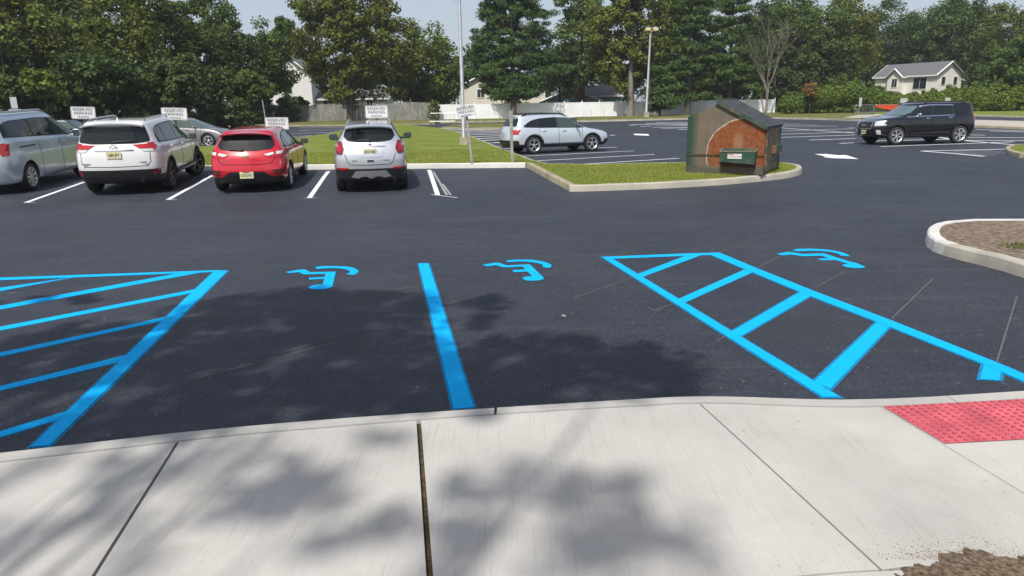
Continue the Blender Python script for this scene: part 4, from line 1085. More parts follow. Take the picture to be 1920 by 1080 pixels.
# ---------------------------------------------------------------- silver wagon in the middle lot
S = dict(name='parked_wagon', W=1.84, r=.35, axles=(1.05, 3.795), spokes=5, style='twin', paint=car_paint('ice_silver_paint', (.62, .69, .75), .4, .28), clad=.40, inset=.11)
S['loops'] = body_loops(4.82, 1.84, 1.605, .24, .90, (1.07, .99), (.80, .93, .99), 3.60, 2.75, .42, [.07, .0, .04, .06, .16], .62)
make_car(S); r_ = S['root']
tag(r_, 'silver station wagon with black roof rails parked side on in the middle lot', 'car')
dlo(S, [(.62, 1.14), (.85, 1.30), (1.25, 1.41), (2.0, 1.46), (2.75, 1.42), (3.05, 1.28), (3.42, 1.06)], [(.62, 1.09), (1.2, 1.06), (3.42, 1.02)], [.66, 1.24, 2.14, 3.30], light=(2,), gap=.07)
doors(S, [1.30, 2.20, 3.32], .42, 1.06); handles(S, [(1.5, .93), (2.42, .91)]); mirror_pair(S, 3.05, 1.02, M['black'], (.13, .2, .14))
rails(S, .60, 2.65, .60, M['black'], .06, .028); arches(S, .065, M['black'], off=.010); screen(S, .72, .58, 1.04, 1.46)
for s in (1, -1):
    S['part']('tail_light_side', [[(.06, .98), (.48, 1.0), (.34, .88), (.22, .80), (.05, .79)]], M['red_lens'], 'side', sides=(s,), off=.012)
    S['part']('tail_light', [[(.50 * s, .97), (.89 * s, .98), (.89 * s, .79), (.62 * s, .80)]], M['red_lens'], 'rear', off=.012)
    S['part']('headlight', [[(4.28, .86), (4.52, .84), (4.72, .76), (4.72, .66), (4.45, .70)]], M['clear_lens'], 'side', sides=(s,), off=.010)
    S['part']('front_bumper_trim', [[(4.42, .52), (4.80, .56), (4.80, .36), (4.30, .36)]], M['black'], 'side', sides=(s,), off=.010)
S['part']('rear_window', [roundpoly([(-.60, 1.43), (.60, 1.43), (.70, 1.12), (-.70, 1.12)], .05)], M['glass'], 'rear', off=.008)
S['part']('bumper_insert', [[(-.86, .56), (.86, .56), (.86, .38), (-.86, .38)]], M['black'], 'rear', off=.010)
S['part']('front_grille', [[(-.42, .74), (.42, .74), (.38, .52), (-.38, .52)]], M['black'], 'front', off=.010)
spoiler(S, .36, 1.53, .58, S['paint'], .12, .025)
place(S, (.62, 28.45), 23.5, .93)

# ---------------------------------------------------------------- black SUV at right
blk = car_paint('black_car_paint', (.003, .004, .007), .0, .12, .02)
S = dict(name='parked_suv', W=1.85, r=.365, axles=(.93, 3.787), spokes=6, style='wide', paint=blk, clad=.36, inset=.11, tw=.235)
S['loops'] = body_loops(4.71, 1.85, 1.70, .26, 1.02, (1.20, 1.12), (1.0, 1.12, 1.16), 3.52, 2.78, .24, [.09, .02, .03, .05, .12], .66)
make_car(S); r_ = S['root']
tag(r_, 'black SUV with chrome window trim facing left in the far lot', 'car')
dlo(S, [(.48, 1.46), (.65, 1.52), (1.2, 1.545), (2.2, 1.565), (2.8, 1.51), (3.05, 1.40), (3.42, 1.18)], [(.48, 1.24), (1.2, 1.20), (3.42, 1.15)], [.52, 1.30, 2.22, 3.30], light=(), gap=.07, chrome=True, chrome_rng=(1.32, 3.36))
doors(S, [1.25, 2.26, 3.36], .42, 1.15); handles(S, [(1.45, 1.08), (2.45, 1.06)], M['chrome']); mirror_pair(S, 3.0, 1.16, M['chrome'], (.14, .22, .15))
rails(S, .6, 2.65, .62, M['black'], .05, .024); screen(S, .74, .62, 1.2, 1.56, plain('black_suv_windshield', (.10, .15, .17), .05, spec=.9))
S['part']('door_molding', [[(1.42, .50), (3.2, .47), (3.2, .435), (1.42, .46)]], M['rim_dark'], 'side', off=.014)
for s in (1, -1):
    S['part']('headlight', [[(.54 * s, .95), (.70 * s, .99), (.88 * s, .99), (.88 * s, .80), (.58 * s, .77)]], M['clear_lens'], 'front', off=.012)
    S['part']('headlight_side', [[(4.38, .98), (4.60, .97), (4.64, .82), (4.48, .82)]], M['clear_lens'], 'side', sides=(s,), off=.012)
    S['part']('fog_light', [roundpoly([(.66 * s, .62), (.80 * s, .62), (.80 * s, .44), (.68 * s, .44)], .03)], M['clear_lens'], 'front', off=.014)
    S['part']('tail_light_side', [[(.06, 1.22), (.26, 1.20), (.30, 1.0), (.05, .98)]], M['red_lens'], 'side', sides=(s,), off=.012)
    S['part']('tail_light', [[(.62 * s, 1.22), (.93 * s, 1.22), (.93 * s, .98), (.66 * s, .98)]], M['red_lens'], 'rear', off=.012)
S['part']('chrome_grille_surround', [roundpoly([(-.50, 1.01), (.50, 1.01), (.43, .64), (-.43, .64)], .04)], M['chrome'], 'front', off=.010)
S['part']('front_grille', [roundpoly([(-.44, .93), (.44, .93), (.38, .68), (-.38, .68)], .03)], M['black'], 'front', off=.020)
badge_text(S, 0, .80, 'GMC', .15, M['chrome'], 'front', 1.3).location.x += .02
plate(S, 0, .53, 'D52 FKH', 'front')
S['part']('rear_window', [roundpoly([(-.62, 1.55), (.62, 1.55), (.72, 1.24), (-.72, 1.24)], .05)], M['glass'], 'rear', off=.008)
place(S, (18.58, 30.80), 187.5, .99)

# ---------------------------------------------------------------- grey hatch and dark sedan in the row behind
S = dict(name='parked_hatchback', W=1.76, r=.325, axles=(.85, 3.55), spokes=5, style='twin', paint=car_paint('warm_grey_paint', (.27, .26, .265), .6, .32), inset=.11, tw=.2)
S['loops'] = body_loops(4.5, 1.76, 1.47, .20, .84, (1.05, .90), (.66, .84, .93), 3.55, 2.3, .55, [.08, .0, .04, .08, .14], .58)
make_car(S); r_ = S['root']
tag(r_, 'grey hatchback with sloping hood parked across the lawn behind the white SUV', 'car', 'cars parked behind the lawn')
dlo(S, [(.75, 1.12), (1.3, 1.30), (2.1, 1.36), (2.6, 1.25), (3.35, .96)], [(.75, 1.05), (1.6, 1.0), (3.35, .92)], [.85, 1.5, 2.2, 3.2], light=(1, 2))
doors(S, [1.5, 2.3, 3.2], .30, .95); handles(S, [(1.7, .9), (2.5, .87)]); mirror_pair(S, 2.95, .94, None, (.11, .18, .12)); screen(S, .72, .52, .97, 1.34)
for s in (1, -1): S['part']('headlight', [[(3.95, .76), (4.18, .73), (4.36, .64), (4.30, .58), (4.08, .66)]], M['clear_lens'], 'side', sides=(s,), off=.010)
S['part']('rear_window', [roundpoly([(-.5, 1.3), (.5, 1.3), (.6, 1.12), (-.6, 1.12)], .05)], M['glass'], 'rear', off=.008)
place(S, (-17.75, 37.35), -5)
S = dict(name='parked_sedan', W=1.80, r=.32, axles=(1.0, 3.75), spokes=7, style='wide', paint=car_paint('dark_grey_paint', (.05, .055, .065), .5, .25), inset=.11, tw=.2)
S['loops'] = body_loops(4.8, 1.80, 1.46, .2, .82, (.98, .92), (.72, .88, .94), 3.5, 2.55, 1.25, [.08, .0, .02, .03, .10], .56)
make_car(S); r_ = S['root']
tag(r_, 'dark grey sedan glimpsed between the silver minivan and the white SUV', 'car', 'cars parked behind the lawn')
dlo(S, [(.95, 1.05), (1.4, 1.28), (2.0, 1.36), (2.6, 1.34), (3.3, .98)], [(.95, .98), (3.3, .94)], [1.02, 1.3, 2.1, 3.15], light=(1, 2), chrome=True, chrome_rng=(1.0, 3.2))
doors(S, [1.35, 2.15, 3.2], .30, .93); mirror_pair(S, 2.95, .93, None, (.11, .18, .12)); screen(S, .72, .52, .98, 1.34)
q = GZ(128, 37.5); place(S, (q.x - 1.4, 37.5), 0)

# ================================================================== DUMPSTER
def make_rust():
    m, nt, b = newmat('rusty_green_steel')
    tc = nt.nodes.new('ShaderNodeTexCoord'); sp = nt.nodes.new('ShaderNodeSeparateXYZ'); nt.links.new(tc.outputs['Object'], sp.inputs[0])
    v = coords(nt); n1 = noise(nt, 2.2, 6, .6, v); n2 = noise(nt, 9, 6, .7, v); n3 = noise(nt, 60, 3, .6, v)
    U, Z = sp.outputs[0], sp.outputs[2]
    wob = math_(nt, 'MULTIPLY', math_(nt, 'SUBTRACT', n1.outputs[0], .5), .16)
    dx = math_(nt, 'SUBTRACT', U, 1.44); dz = math_(nt, 'SUBTRACT', Z, .50)
    d = math_(nt, 'SQRT', math_(nt, 'ADD', math_(nt, 'MULTIPLY', dx, dx), math_(nt, 'MULTIPLY', dz, dz)))
    d = math_(nt, 'ADD', d, wob)
    green = mixc(nt, ramp(nt, n2.outputs[0], [(.35, (0, 0, 0)), (.75, (.6, .6, .6))]).outputs[0], (.018, .062, .040), (.045, .06, .045))
    tan = mixc(nt, n1.outputs[0], (.11, .092, .066), (.20, .16, .115))
    gt = ramp(nt, math_(nt, 'ADD', U, wob), [(.10, (0, 0, 0)), (.34, (1, 1, 1))]).outputs[0]
    base = mixc(nt, gt, green, tan)
    rust = ramp(nt, n2.outputs[0], [(.25, (.10, .028, .010)), (.5, (.235, .068, .020)), (.8, (.31, .125, .05))]).outputs[0]
    inside = ramp(nt, d, [(.885, (1, 1, 1)), (.905, (0, 0, 0))]).outputs[0]
    low = ramp(nt, math_(nt, 'ADD', Z, wob), [(.17, (0, 0, 0)), (.27, (1, 1, 1))]).outputs[0]
    n4 = noise(nt, 3.6, 7, .72, v, .5)
    rm = math_(nt, 'MULTIPLY', math_(nt, 'MULTIPLY', inside, low), ramp(nt, n4.outputs[0], [(.34, (.35, .35, .35)), (.5, (1, 1, 1))]).outputs[0])
    c = mixc(nt, rm, base, rust)
    rim = ramp(nt, math_(nt, 'ABSOLUTE', math_(nt, 'SUBTRACT', d, .897)), [(.006, (1, 1, 1)), (.024, (0, 0, 0))]).outputs[0]
    rim = math_(nt, 'MULTIPLY', rim, low)
    rim = math_(nt, 'MULTIPLY', rim, ramp(nt, n2.outputs[0], [(.35, (.35, .35, .35)), (.6, (1, 1, 1))]).outputs[0])
    c = mixc(nt, rim, c, (.55, .47, .38))
    # pale scuffed patch over the pocket
    ex = math_(nt, 'MULTIPLY', math_(nt, 'SUBTRACT', U, 1.32), 6.5); ez = math_(nt, 'MULTIPLY', math_(nt, 'SUBTRACT', Z, .80), 3.2)
    ed = math_(nt, 'ADD', math_(nt, 'ADD', math_(nt, 'MULTIPLY', ex, ex), math_(nt, 'MULTIPLY', ez, ez)), math_(nt, 'MULTIPLY', math_(nt, 'SUBTRACT', n2.outputs[0], .5), 2.4))
    c = mixc(nt, ramp(nt, ed, [(.1, (.5, .5, .5)), (1.0, (0, 0, 0))]).outputs[0], c, (.36, .24, .13))
    vs_ = coords(nt, (9, 9, .9)); sk = noise(nt, 1.2, 5, .7, vs_)
    c = mixc(nt, .45, c, ramp(nt, sk.outputs[0], [(.3, (.55, .5, .48)), (.55, (1, 1, 1))]).outputs[0], 'MULTIPLY')
    # grimy green foot
    foot = ramp(nt, math_(nt, 'ADD', Z, wob), [(.14, (.85, .85, .85)), (.24, (0, 0, 0))]).outputs[0]
    c = mixc(nt, foot, c, mixc(nt, n2.outputs[0], (.04, .05, .04), (.13, .10, .07)))
    c = mixc(nt, .5, c, ramp(nt, n3.outputs[0], [(.3, (.7, .7, .7)), (.6, (1, 1, 1))]).outputs[0], 'MULTIPLY')
    nt.links.new(c, b.inputs['Base Color']); b.inputs['Roughness'].default_value = .68; b.inputs['Specular IOR Level'].default_value = .3
    bump(nt, b, n2.outputs[0], .35, .02)
    return m
def make_green(name, rustamt):
    m, nt, b = newmat(name); v = coords(nt, (1, 1, .45)); n = noise(nt, 5, 6, .7, v)
    c = ramp(nt, n.outputs[0], [(.3, (.012, .05, .033)), (.5, (.018, .065, .043)), (.5 + rustamt, (.09, .085, .06)), (.62 + rustamt, (.24, .10, .04))]).outputs[0]
    nt.links.new(c, b.inputs['Base Color']); b.inputs['Roughness'].default_value = .55; bump(nt, b, n.outputs[0], .2, .01); return m
M['rust'] = make_rust(); M['dgreen'] = make_green('chipped_green_paint', .12); M['dgreen2'] = make_green('rust_streaked_green_paint', .03)
ang = rad(31); u_ = Vector((math.cos(ang), -math.sin(ang), 0)); v_ = Vector((math.sin(ang), math.cos(ang), 0))
o0 = G(1285, 324, .12)
dump = empty('dumpster', (o0.x, o0.y, H(o0.y) + .115), -ang)
tag(dump, 'rusty green steel dumpster with sloped dark lid standing on the grass tongue', 'dumpster')
prof = [(0, 0), (0, 1.44), (.80, 1.77), (1.97, 1.16), (1.97, 0)]
bm = bmesh.new(); D = 1.8
# front (v=0) subdivided so that edges are slightly dented
f0 = [bm.verts.new((u, 0, z)) for u, z in prof]; f1 = [bm.verts.new((u, D, z)) for u, z in prof]
bm.faces.new(f0); bm.faces.new(f1[::-1])
for k in range(5): bm.faces.new((f0[k], f1[k], f1[(k + 1) % 5], f0[(k + 1) % 5]))
fix(bm); bmesh.ops.bevel(bm, geom=bm.edges[:], offset=.012, segments=2, affect='EDGES'); from_bm('bin_body', bm, M['rust'], dump)
bm = bmesh.new()
for (u0, u1, z, t) in ((0.0, 1.97, .455, .012), (0, 1.97, .485, .02)):
    box(bm, ((u0 + u1) / 2, -.004, z), (u1 - u0, .02, t))
from_bm('seam_bead', bm, M['joint'], dump)
bm = bmesh.new(); box(bm, (1.985, .9, .62), (.03, 1.7, 1.05)); box(bm, (2.0, .08, .60), (.04, .08, 1.0)); box(bm, (2.0, 1.7, .60), (.04, .08, 1.0)); from_bm('side_panel', bm, make_green('rusted_side', -.06), dump)
bm = bmesh.new(); box(bm, (2.06, 1.1, .60), (.12, .7, .20)); from_bm('side_pocket', bm, M['dgreen2'], dump)
# lid: two-ply sloping sheet with ribs, green rim along the near edge
d_ = Vector((1.97 - .80, 0, 1.16 - 1.77)).normalized(); nn = Vector((-d_.z, 0, d_.x))
bm = bmesh.new(); L = 1.42; c = Vector((.74, D / 2, 1.83)) + d_ * L / 2
R = Matrix((d_, (0, 1, 0), nn)).transposed()
box(bm, c + nn * .03, (L, D + .10, .035), rot=R)
for k in (-.62, -.2, .22, .64): box(bm, c + nn * .055 + Vector((0, k, 0)), (L - .1, .07, .02), rot=R)
for k, s in ((-.3, .1), (.1, -.5), (.35, .4), (.5, -.2)): box(bm, c + nn * .07 + d_ * k + Vector((0, s, 0)), (.035, .05, .03), rot=R)
box(bm, c + d_ * (L / 2 + .005) + nn * -.01, (.03, D + .10, .11), rot=R)
from_bm('lid', bm, plain('weathered_dark_lid', (.05, .055, .062), .65, nscale=5, namt=.3, bumps=.3), dump)
bm = bmesh.new(); box(bm, Vector((c.x, -.045, c.z)) + nn * -.02, (L, .05, .085), rot=R); box(bm, (.78, .9, 1.85), (.07, D + .04, .05)); from_bm('lid_rim', bm, M['dgreen'], dump)
# hinge tube on the ridge with small knobs
bm = bmesh.new(); tube(bm, [(.74, -.06, 1.87), (.74, D + .06, 1.87)], .02, 8); from_bm('hinge_rod', bm, M['joint'], dump)
# fork pocket
bm = bmesh.new(); p0, p1 = .93, 1.79
pts = [(0, .665), (-.20, .60), (-.20, .33), (0, .30)]
l = [bm.verts.new((p0, y, z)) for y, z in pts]; r = [bm.verts.new((p1, y, z - (.05 if i == 2 else 0))) for i, (y, z) in enumerate(pts)]
for k in range(3): bm.faces.new((l[k], l[k + 1], r[k + 1], r[k]))
bm.faces.new(l); bm.faces.new(r); fix(bm); fp = from_bm('fork_pocket', bm, M['dgreen'], dump)
bm = bmesh.new(); box(bm, ((p0 + p1) / 2, -.10, .625), (p1 - p0 + .03, .24, .012), rot=Matrix.Rotation(rad(-18) * -1, 3, 'X')); from_bm('pocket_top', bm, plain('scuffed_rusty_edge', (.26, .20, .13), .7, nscale=8, namt=.35), dump)
bm = bmesh.new(); box(bm, ((p0 + p1) / 2, -.012, .245), (p1 - p0, .02, .11)); from_bm('pocket_shadow_plate', bm, plain('shaded_rust', (.06, .025, .012), .8, nscale=7, namt=.4), dump)  # dark rust colour also paints the shade of the opening below the pocket
bm = bmesh.new(); box(bm, (1.30, -.203, .475), (.35, .006, .12)); st_ = from_bm('sticker', bm, plain('white_sticker', (.62, .60, .58), .6, nscale=30, namt=.08), dump)
bm = bmesh.new(); box(bm, (1.21, -.2075, .52), (.15, .003, .02)); from_bm('sticker_print_red', bm, plain('red_print', (.5, .05, .05), .6), st_)
bm = bmesh.new(); rr = random.Random(3); x = 1.15
while x < 1.45:
    w = rr.uniform(.012, .035); box(bm, (x + w / 2, -.2075, .468), (w, .003, .028)); x += w + .008
from_bm('sticker_print', bm, plain('faded_print', (.3, .3, .3), .6), st_)
for (u, z, w, h, col) in ((.30, 1.18, .02, .16, (.45, .42, .36)), (.95, .17, .02, .02, (0, 0, 0))):
    pass

# ================================================================== SIGNS AND POSTS
M['wood_grey'] = plain('weathered_post_wood', (.30, .285, .26), .85, nscale=14, namt=.25, bumps=.5)
M['sign_white'] = plain('white_sign_sheet', (.72, .73, .74), .45, nscale=5, namt=.04); M['sign_ink'] = plain('sign_ink', (.03, .03, .035), .5)
M['galv'] = plain('galvanised_steel', (.42, .44, .46), .4, .6, nscale=5, namt=.1)
def reserved_sign(px, top, bot, post_px_base, base_py, depth, sub, label, tilt=0, wdt=.62, hgt=.34, postmat=None, lean_px=0):
    base = G(post_px_base, base_py, .13); base.z = H(base.y) + .13
    ztop = hz_at(px, top, base.y - .06); zc = ztop - hgt / 2 / math.cos(tilt)
    c = GZ(px, base.y - .06); c.z = zc
    e = empty('reserved_parking_sign', base)
    tag(e, label, 'sign', 'reserved parking signs along the kerb')
    yaw = math.atan2(c.x, c.y) * .5
    bm = bmesh.new(); pt = Vector((c.x - base.x, .06, zc + (hgt * .3 if lean_px == 0 else 0) - base.z))
    tube(bm, [Vector((0, 0, -.1)), pt], .052, 4); from_bm('post', bm, postmat or M['wood_grey'], e)
    bm = bmesh.new(); poly = roundpoly([(-wdt / 2, -hgt / 2), (wdt / 2, -hgt / 2), (wdt / 2, hgt / 2), (-wdt / 2, hgt / 2)], .035)
    a = [bm.verts.new((x, 0, z)) for x, z in poly]; b = [bm.verts.new((x, .006, z)) for x, z in poly]
    bm.faces.new(a); bm.faces.new(b[::-1])
    for k in range(len(a)): bm.faces.new((a[k], b[k], b[(k + 1) % len(a)], a[(k + 1) % len(a)]))
    fix(bm); pl = from_bm('sign_plate', bm, M['sign_white'], e)
    pl.location = c - base; pl.rotation_euler = (0, tilt, -yaw)
    bm = bmesh.new()
    inn = roundpoly([(-wdt / 2 + .014, -hgt / 2 + .014), (wdt / 2 - .014, -hgt / 2 + .014), (wdt / 2 - .014, hgt / 2 - .014), (-wdt / 2 + .014, hgt / 2 - .014)], .03)
    for k in range(len(inn)):
        p, q = inn[k], inn[(k + 1) % len(inn)]
        tube(bm, [(p[0], -.002, p[1]), (q[0], -.002, q[1])], .003, 4)
    from_bm('border_line', bm, M['sign_ink'], pl)
    for s, size, z, bold in (('RESERVED', .112, .085, .0), ('PARKING', .112, -.015, .0), (sub, .062, -.112, 0)):
        t = link('lettering', text_mesh(s, size, .001, bold), M['sign_ink'], pl)
        t.location = (0, -.003, z); t.rotation_euler = (rad(90), 0, 0)
reserved_sign(154, 200, 222, 156, 325, 22, 'PRINCIPAL', 'reserved parking sign between the silver minivan and the white SUV', rad(2))
reserved_sign(325, 202, 222, 325, 322, 22, 'V. PRINCIPAL', 'reserved parking sign rising just behind the white SUV roof', rad(2), .68)
reserved_sign(516, 220, 240, 518, 320, 22, 'SECRETARY', 'low reserved parking sign half hidden behind the red hatchback roof', rad(1), .64)
reserved_sign(705.5, 198, 218, 705, 318, 22, 'SECRETARY', 'reserved parking sign straight above the silver crossover roof', 0, .62)
reserved_sign(873, 199, 219, 886, 307, 22.5, 'SECRETARY', 'tilted reserved parking sign on a leaning grey wooden post', rad(-9), .56, .30, None, 1)
b = G(961, 306, .13); b.z = H(b.y) + .13; e = empty('wooden_post', b); tag(e, 'bare split grey wooden post without a sign, in front of the silver wagon', 'post')
bm = bmesh.new(); zt = hz_at(959, 208, b.y) - b.z; q = GZ(958.5, b.y) - GZ(961, b.y)
tube(bm, [(0, 0, -.1), (q.x * .5, 0, zt * .5), (q.x, 0, zt)], [.062, .058, .055], 4); from_bm('post_timber', bm, M['wood_grey'], e)
bm = bmesh.new(); tube(bm, [(q.x + .05, -.01, zt * .45), (q.x + .055, -.01, zt + .05)], .022, 4); from_bm('split_timber', bm, M['wood_grey'], e)
# thin bent rod behind the low sign
b = G(500, 262, .1); e = GZ(497, 44); o = bmesh.new(); zt = hz_at(493, 187, 44)
q = GZ(498, 44); tube(o, [(0, 0, 0), (GZ(493, 44).x - q.x, 0, zt - q.z)], .035, 6); o = from_bm('thin_pole', o, M['galv']); o.location = q
tag(o, 'thin bare metal pole behind the low reserved sign', 'pole')

# lamp posts
def lamp_post(base, top_z, r0, r1, label, heads, blk, lean=0.0):
    e = empty('lamp_post', base); tag(e, label, 'lamp post')
    h = top_z - base.z
    bm = bmesh.new(); box(bm, (0, 0, blk[1] / 2 - .15), (blk[0], blk[0], blk[1] + .3), taper=.9); from_bm('concrete_footing', bm, M['kerb_old'], e)
    bm = bmesh.new(); tube(bm, [(0, 0, blk[1] - .05), (lean * h, 0, h)], [r0, r1], 14); from_bm('pole_shaft', bm, M['galv'], e, smooth=True)
    for dx, dy, yaw in heads:
        bm = bmesh.new(); tube(bm, [(lean * h, 0, h - .25), (lean * h + dx * .45, dy * .45, h - .1)], .04, 8); box(bm, (lean * h + dx * .62, dy * .62, h), (.55, .42, .34), yaw); bmesh.ops.bevel(bm, geom=[x for x in bm.edges if x.calc_length() > .2], offset=.03, segments=1, affect='EDGES')
        hd = from_bm('lamp_head', bm, plain('lamp_housing', (.42, .36, .17), .5), e)
        bm = bmesh.new(); box(bm, (lean * h + dx * .62, dy * .62 - .22, h), (.5, .02, .26), yaw); from_bm('lamp_lens', bm, plain('lamp_lens', (.62, .55, .26), .3), hd)
    return e
b = G(870, 271, .13); b.z = H(b.y) + .12
q0 = GZ(866.5, b.y); zt = hz_at(866, -90, b.y)
lp = lamp_post(b, zt, .088, .072, 'tall silver lamp post on a concrete block at the back of the lawn', [(1, 0, 0), (-1, 0, 0)], (.40, .33), -.0005)
bm = bmesh.new(); zr = hz_at(857, 0, b.y) - b.z
tube(bm, [(-.07, 0, zr - .1), (-.22, -.05, zr - .12), (-.32, -.05, zr + .05), (-.22, -.05, zr + .2), (-.07, 0, zr + .2)], .012, 6); from_bm('bracket_loop', bm, M['galv'], lp)
b = GZ(1212, 78.5); b.z += .1
lamp_post(b, hz_at(1219, 55, 78.5), .14, .09, 'distant lamp post with two yellowish flood lamps in front of the white fence', [(-.5, -.1, 0), (.85, .1, .1)], (.55, .5), .022)

# ================================================================== FENCES AND BARRIERS
M['vinyl'] = plain('white_vinyl', (.78, .79, .80), .5, nscale=.8, namt=.05)
def make_oldwood():
    m, nt, b = newmat('silvered_fence_wood'); v = coords(nt, (6, 6, .5)); n = noise(nt, 2, 6, .75, v); n2 = noise(nt, .7, 4, .6, coords(nt))
    c = ramp(nt, n.outputs[0], [(.32, (.05, .05, .045)), (.5, (.24, .235, .22)), (.7, (.40, .39, .37))]).outputs[0]
    c = mixc(nt, ramp(nt, n2.outputs[0], [(.35, (.5, .5, .5)), (.6, (0, 0, 0))]).outputs[0], c, (.12, .13, .10)); nt.links.new(c, b.inputs['Base Color']); b.inputs['Roughness'].default_value = .9; return m
A, B = GZ(470, 89), GZ(818, 85.5)
e = empty('wooden_fence', A); tag(e, 'weathered grey board fence left of the white fence', 'fence')
rnd = random.Random(8); bm = bmesh.new(); d = (B - A); n = int(d.xy.length / .155); an = math.atan2(d.y, d.x)
for i in range(n):
    t = (i + .5) / n; p = d * t; h = 2.05 + rnd.uniform(-.07, .06) + .08 * math.sin(i * .11)
    box(bm, (p.x + rnd.uniform(-.01, .01), p.y + rnd.uniform(-.015, .015), h / 2), (.14, .025, h), rot=Matrix.Rotation(an, 3, 'Z') @ Matrix.Rotation(rnd.uniform(-.02, .02), 3, 'Y'))
from_bm('boards', bm, make_oldwood(), e)
bm = bmesh.new()
for z in (.5, 1.6): tube(bm, [(0, .06, z), (d.x, d.y + .06, z)], .05, 4)
from_bm('rails', bm, M['wood_grey'], e)
pts = [GZ(822, 85), GZ(1156, 88), GZ(1452, 96)]
e = empty('vinyl_fence', pts[0]); tag(e, 'long white vinyl privacy fence with capped posts behind the lot', 'fence')
o0 = pts[0]; run = [p - o0 for p in pts]; pos = []; step = 2.15
for a, b in zip(run, run[1:]):
    n = max(1, round((b - a).length / step)); pos += [a.lerp(b, i / n) for i in range(n)]
pos.append(run[-1]); bmp = bmesh.new()
for a, b in zip(pos, pos[1:]):
    an = math.atan2(b.y - a.y, b.x - a.x); c = (a + b) / 2; w = (b - a).length - .14
    box(bmp, (c.x, c.y, .90), (w, .03, 1.62), an); box(bmp, (c.x, c.y, 1.74), (w, .05, .12), an); box(bmp, (c.x, c.y, .12), (w, .05, .14), an)
    k = -w / 2 + .3
    while k < w / 2:
        box(bmp, (c.x + math.cos(an) * k + math.sin(an) * .016, c.y + math.sin(an) * k - math.cos(an) * .016, .93), (.012, .006, 1.5), an); k += .3
from_bm('panels', bmp, M['vinyl'], e)
for a in pos:
    bm = bmesh.new(); box(bm, (a.x, a.y, .95), (.13, .13, 1.9)); box(bm, (a.x, a.y, 1.915), (.17, .17, .03)); box(bm, (a.x, a.y, 1.96), (.12, .12, .06), taper=.2); from_bm('fence_post', bm, M['vinyl'], e)
def barricade(pxa, pxb, base_py, top_py, label, panel_=None, simple=False, grp='metal crowd barriers'):
    A = G(pxa, base_py, .1); dep = A.y; A = GZ(pxa, dep); B = GZ(pxb, dep); A.z += .1; h = hz_at(pxa, top_py, dep) - A.z; w = (B - A).length
    e = empty('crowd_barrier', A); tag(e, label, 'barrier', grp)
    bm = bmesh.new(); r = .022
    tube(bm, [(0, 0, 0), (0, 0, h - .1), (.1, 0, h), (w - .1, 0, h), (w, 0, h - .1), (w, 0, 0)], r, 6)
    if not simple: tube(bm, [(0, 0, .18), (w, 0, .18)], r, 6); tube(bm, [(0, -.3, 0), (0, .3, 0)], r, 6); tube(bm, [(w, -.3, 0), (w, .3, 0)], r, 6)
    from_bm('frame', bm, M['galv'], e)
    if not simple:
        bm = bmesh.new(); n = 13
        for i in range(1, n): tube(bm, [(w * i / n, 0, .18), (w * i / n, 0, h)], .012, 4)
        from_bm('bars', bm, M['galv'], e)
    if panel_:
        bm = bmesh.new(); x0, x1 = panel_; vs = [(w * x0, -.05, h - .03), (w * x1, -.05, h - .03), (w * x1, -.05, .25), (w * (x0 + .45 * (x1 - x0)), -.05, .45), (w * x0, -.05, h - .25)]
        a = [bm.verts.new(v) for v in vs]; b2 = [bm.verts.new((x, y + .015, z)) for x, y, z in vs]; bm.faces.new(a); bm.faces.new(b2[::-1])
        for k in range(5): bm.faces.new((a[k], b2[k], b2[(k + 1) % 5], a[(k + 1) % 5]))
        fix(bm); from_bm('orange_mesh', bm, plain('orange_safety_mesh', (.50, .055, .015), .8, nscale=3, namt=.15), e)
barricade(804, 852, 231.5, 212.5, 'metal crowd barrier on the verge where wooden and white fences meet')
barricade(1604, 1638, 214, 197, 'metal crowd barrier in front of the tall hedge, left of the orange mesh')
barricade(1640, 1684, 213.5, 196.3, 'metal crowd barrier carrying orange safety mesh beside the black SUV', (.05, .98))
barricade(1107, 1134, 221, 204, 'plain bent pipe hoop standing on the verge before the white fence', simple=True, grp=None) if False else None
A = GZ(1108, 80); B = GZ(1134, 80); bm = bmesh.new(); w = (B - A).length; h = hz_at(1108, 206, 80) - H(80)
tube(bm, [(0, 0, 0), (.1, 0, h), (w, 0, h + .15), (w - .1, 0, 0)], .025, 6); o = from_bm('pipe_hoop', bm, M['galv']); o.location = A
tag(o, 'thin bent pipe hoop standing before the white fence', 'hoop')
for (px, t, bpy_, wd, lab, tl) in ((1611, 183, 213, .55, 'grey back of a leaning narrow sign before the hedge', .12), (1693, 184, 214, .75, 'small pale sign on a post above the black SUV hood', 0), (1775, 183, 213, .55, 'small sign back just above the black SUV roof rails', 0), (1816, 195, 213, .5, 'small sign back right behind the black SUV tail', 0), (28, 182, 222, .8, 'grey back of a narrow sign above the silver minivan', 0)):
    dep = 76 if px > 100 else 50
    A = GZ(px, dep); h = hz_at(px, t, dep) - A.z; e = empty('sign_post', A); tag(e, lab, 'sign')
    bm = bmesh.new(); tube(bm, [(0, 0, 0), (tl * h * .3, 0, h)], .035, 6); from_bm('post', bm, M['galv'], e)
    bm = bmesh.new(); ph = .5 if px != 1611 else .9
    if px == 28: ph = .75; wd = .45
    box(bm, (tl * h * .3, -.04, h - ph / 2), (wd if px != 1611 else .3, .02, ph)); from_bm('sign_plate', bm, plain('sign_back', (.38, .42, .42), .5), e)
    if px == 28: bm = bmesh.new(); box(bm, (0, -.05, h - 1.05), (.85, .03, .5)); from_bm('lower_sign_plate', bm, plain('sign_back_lower', (.35, .39, .40), .5), e)

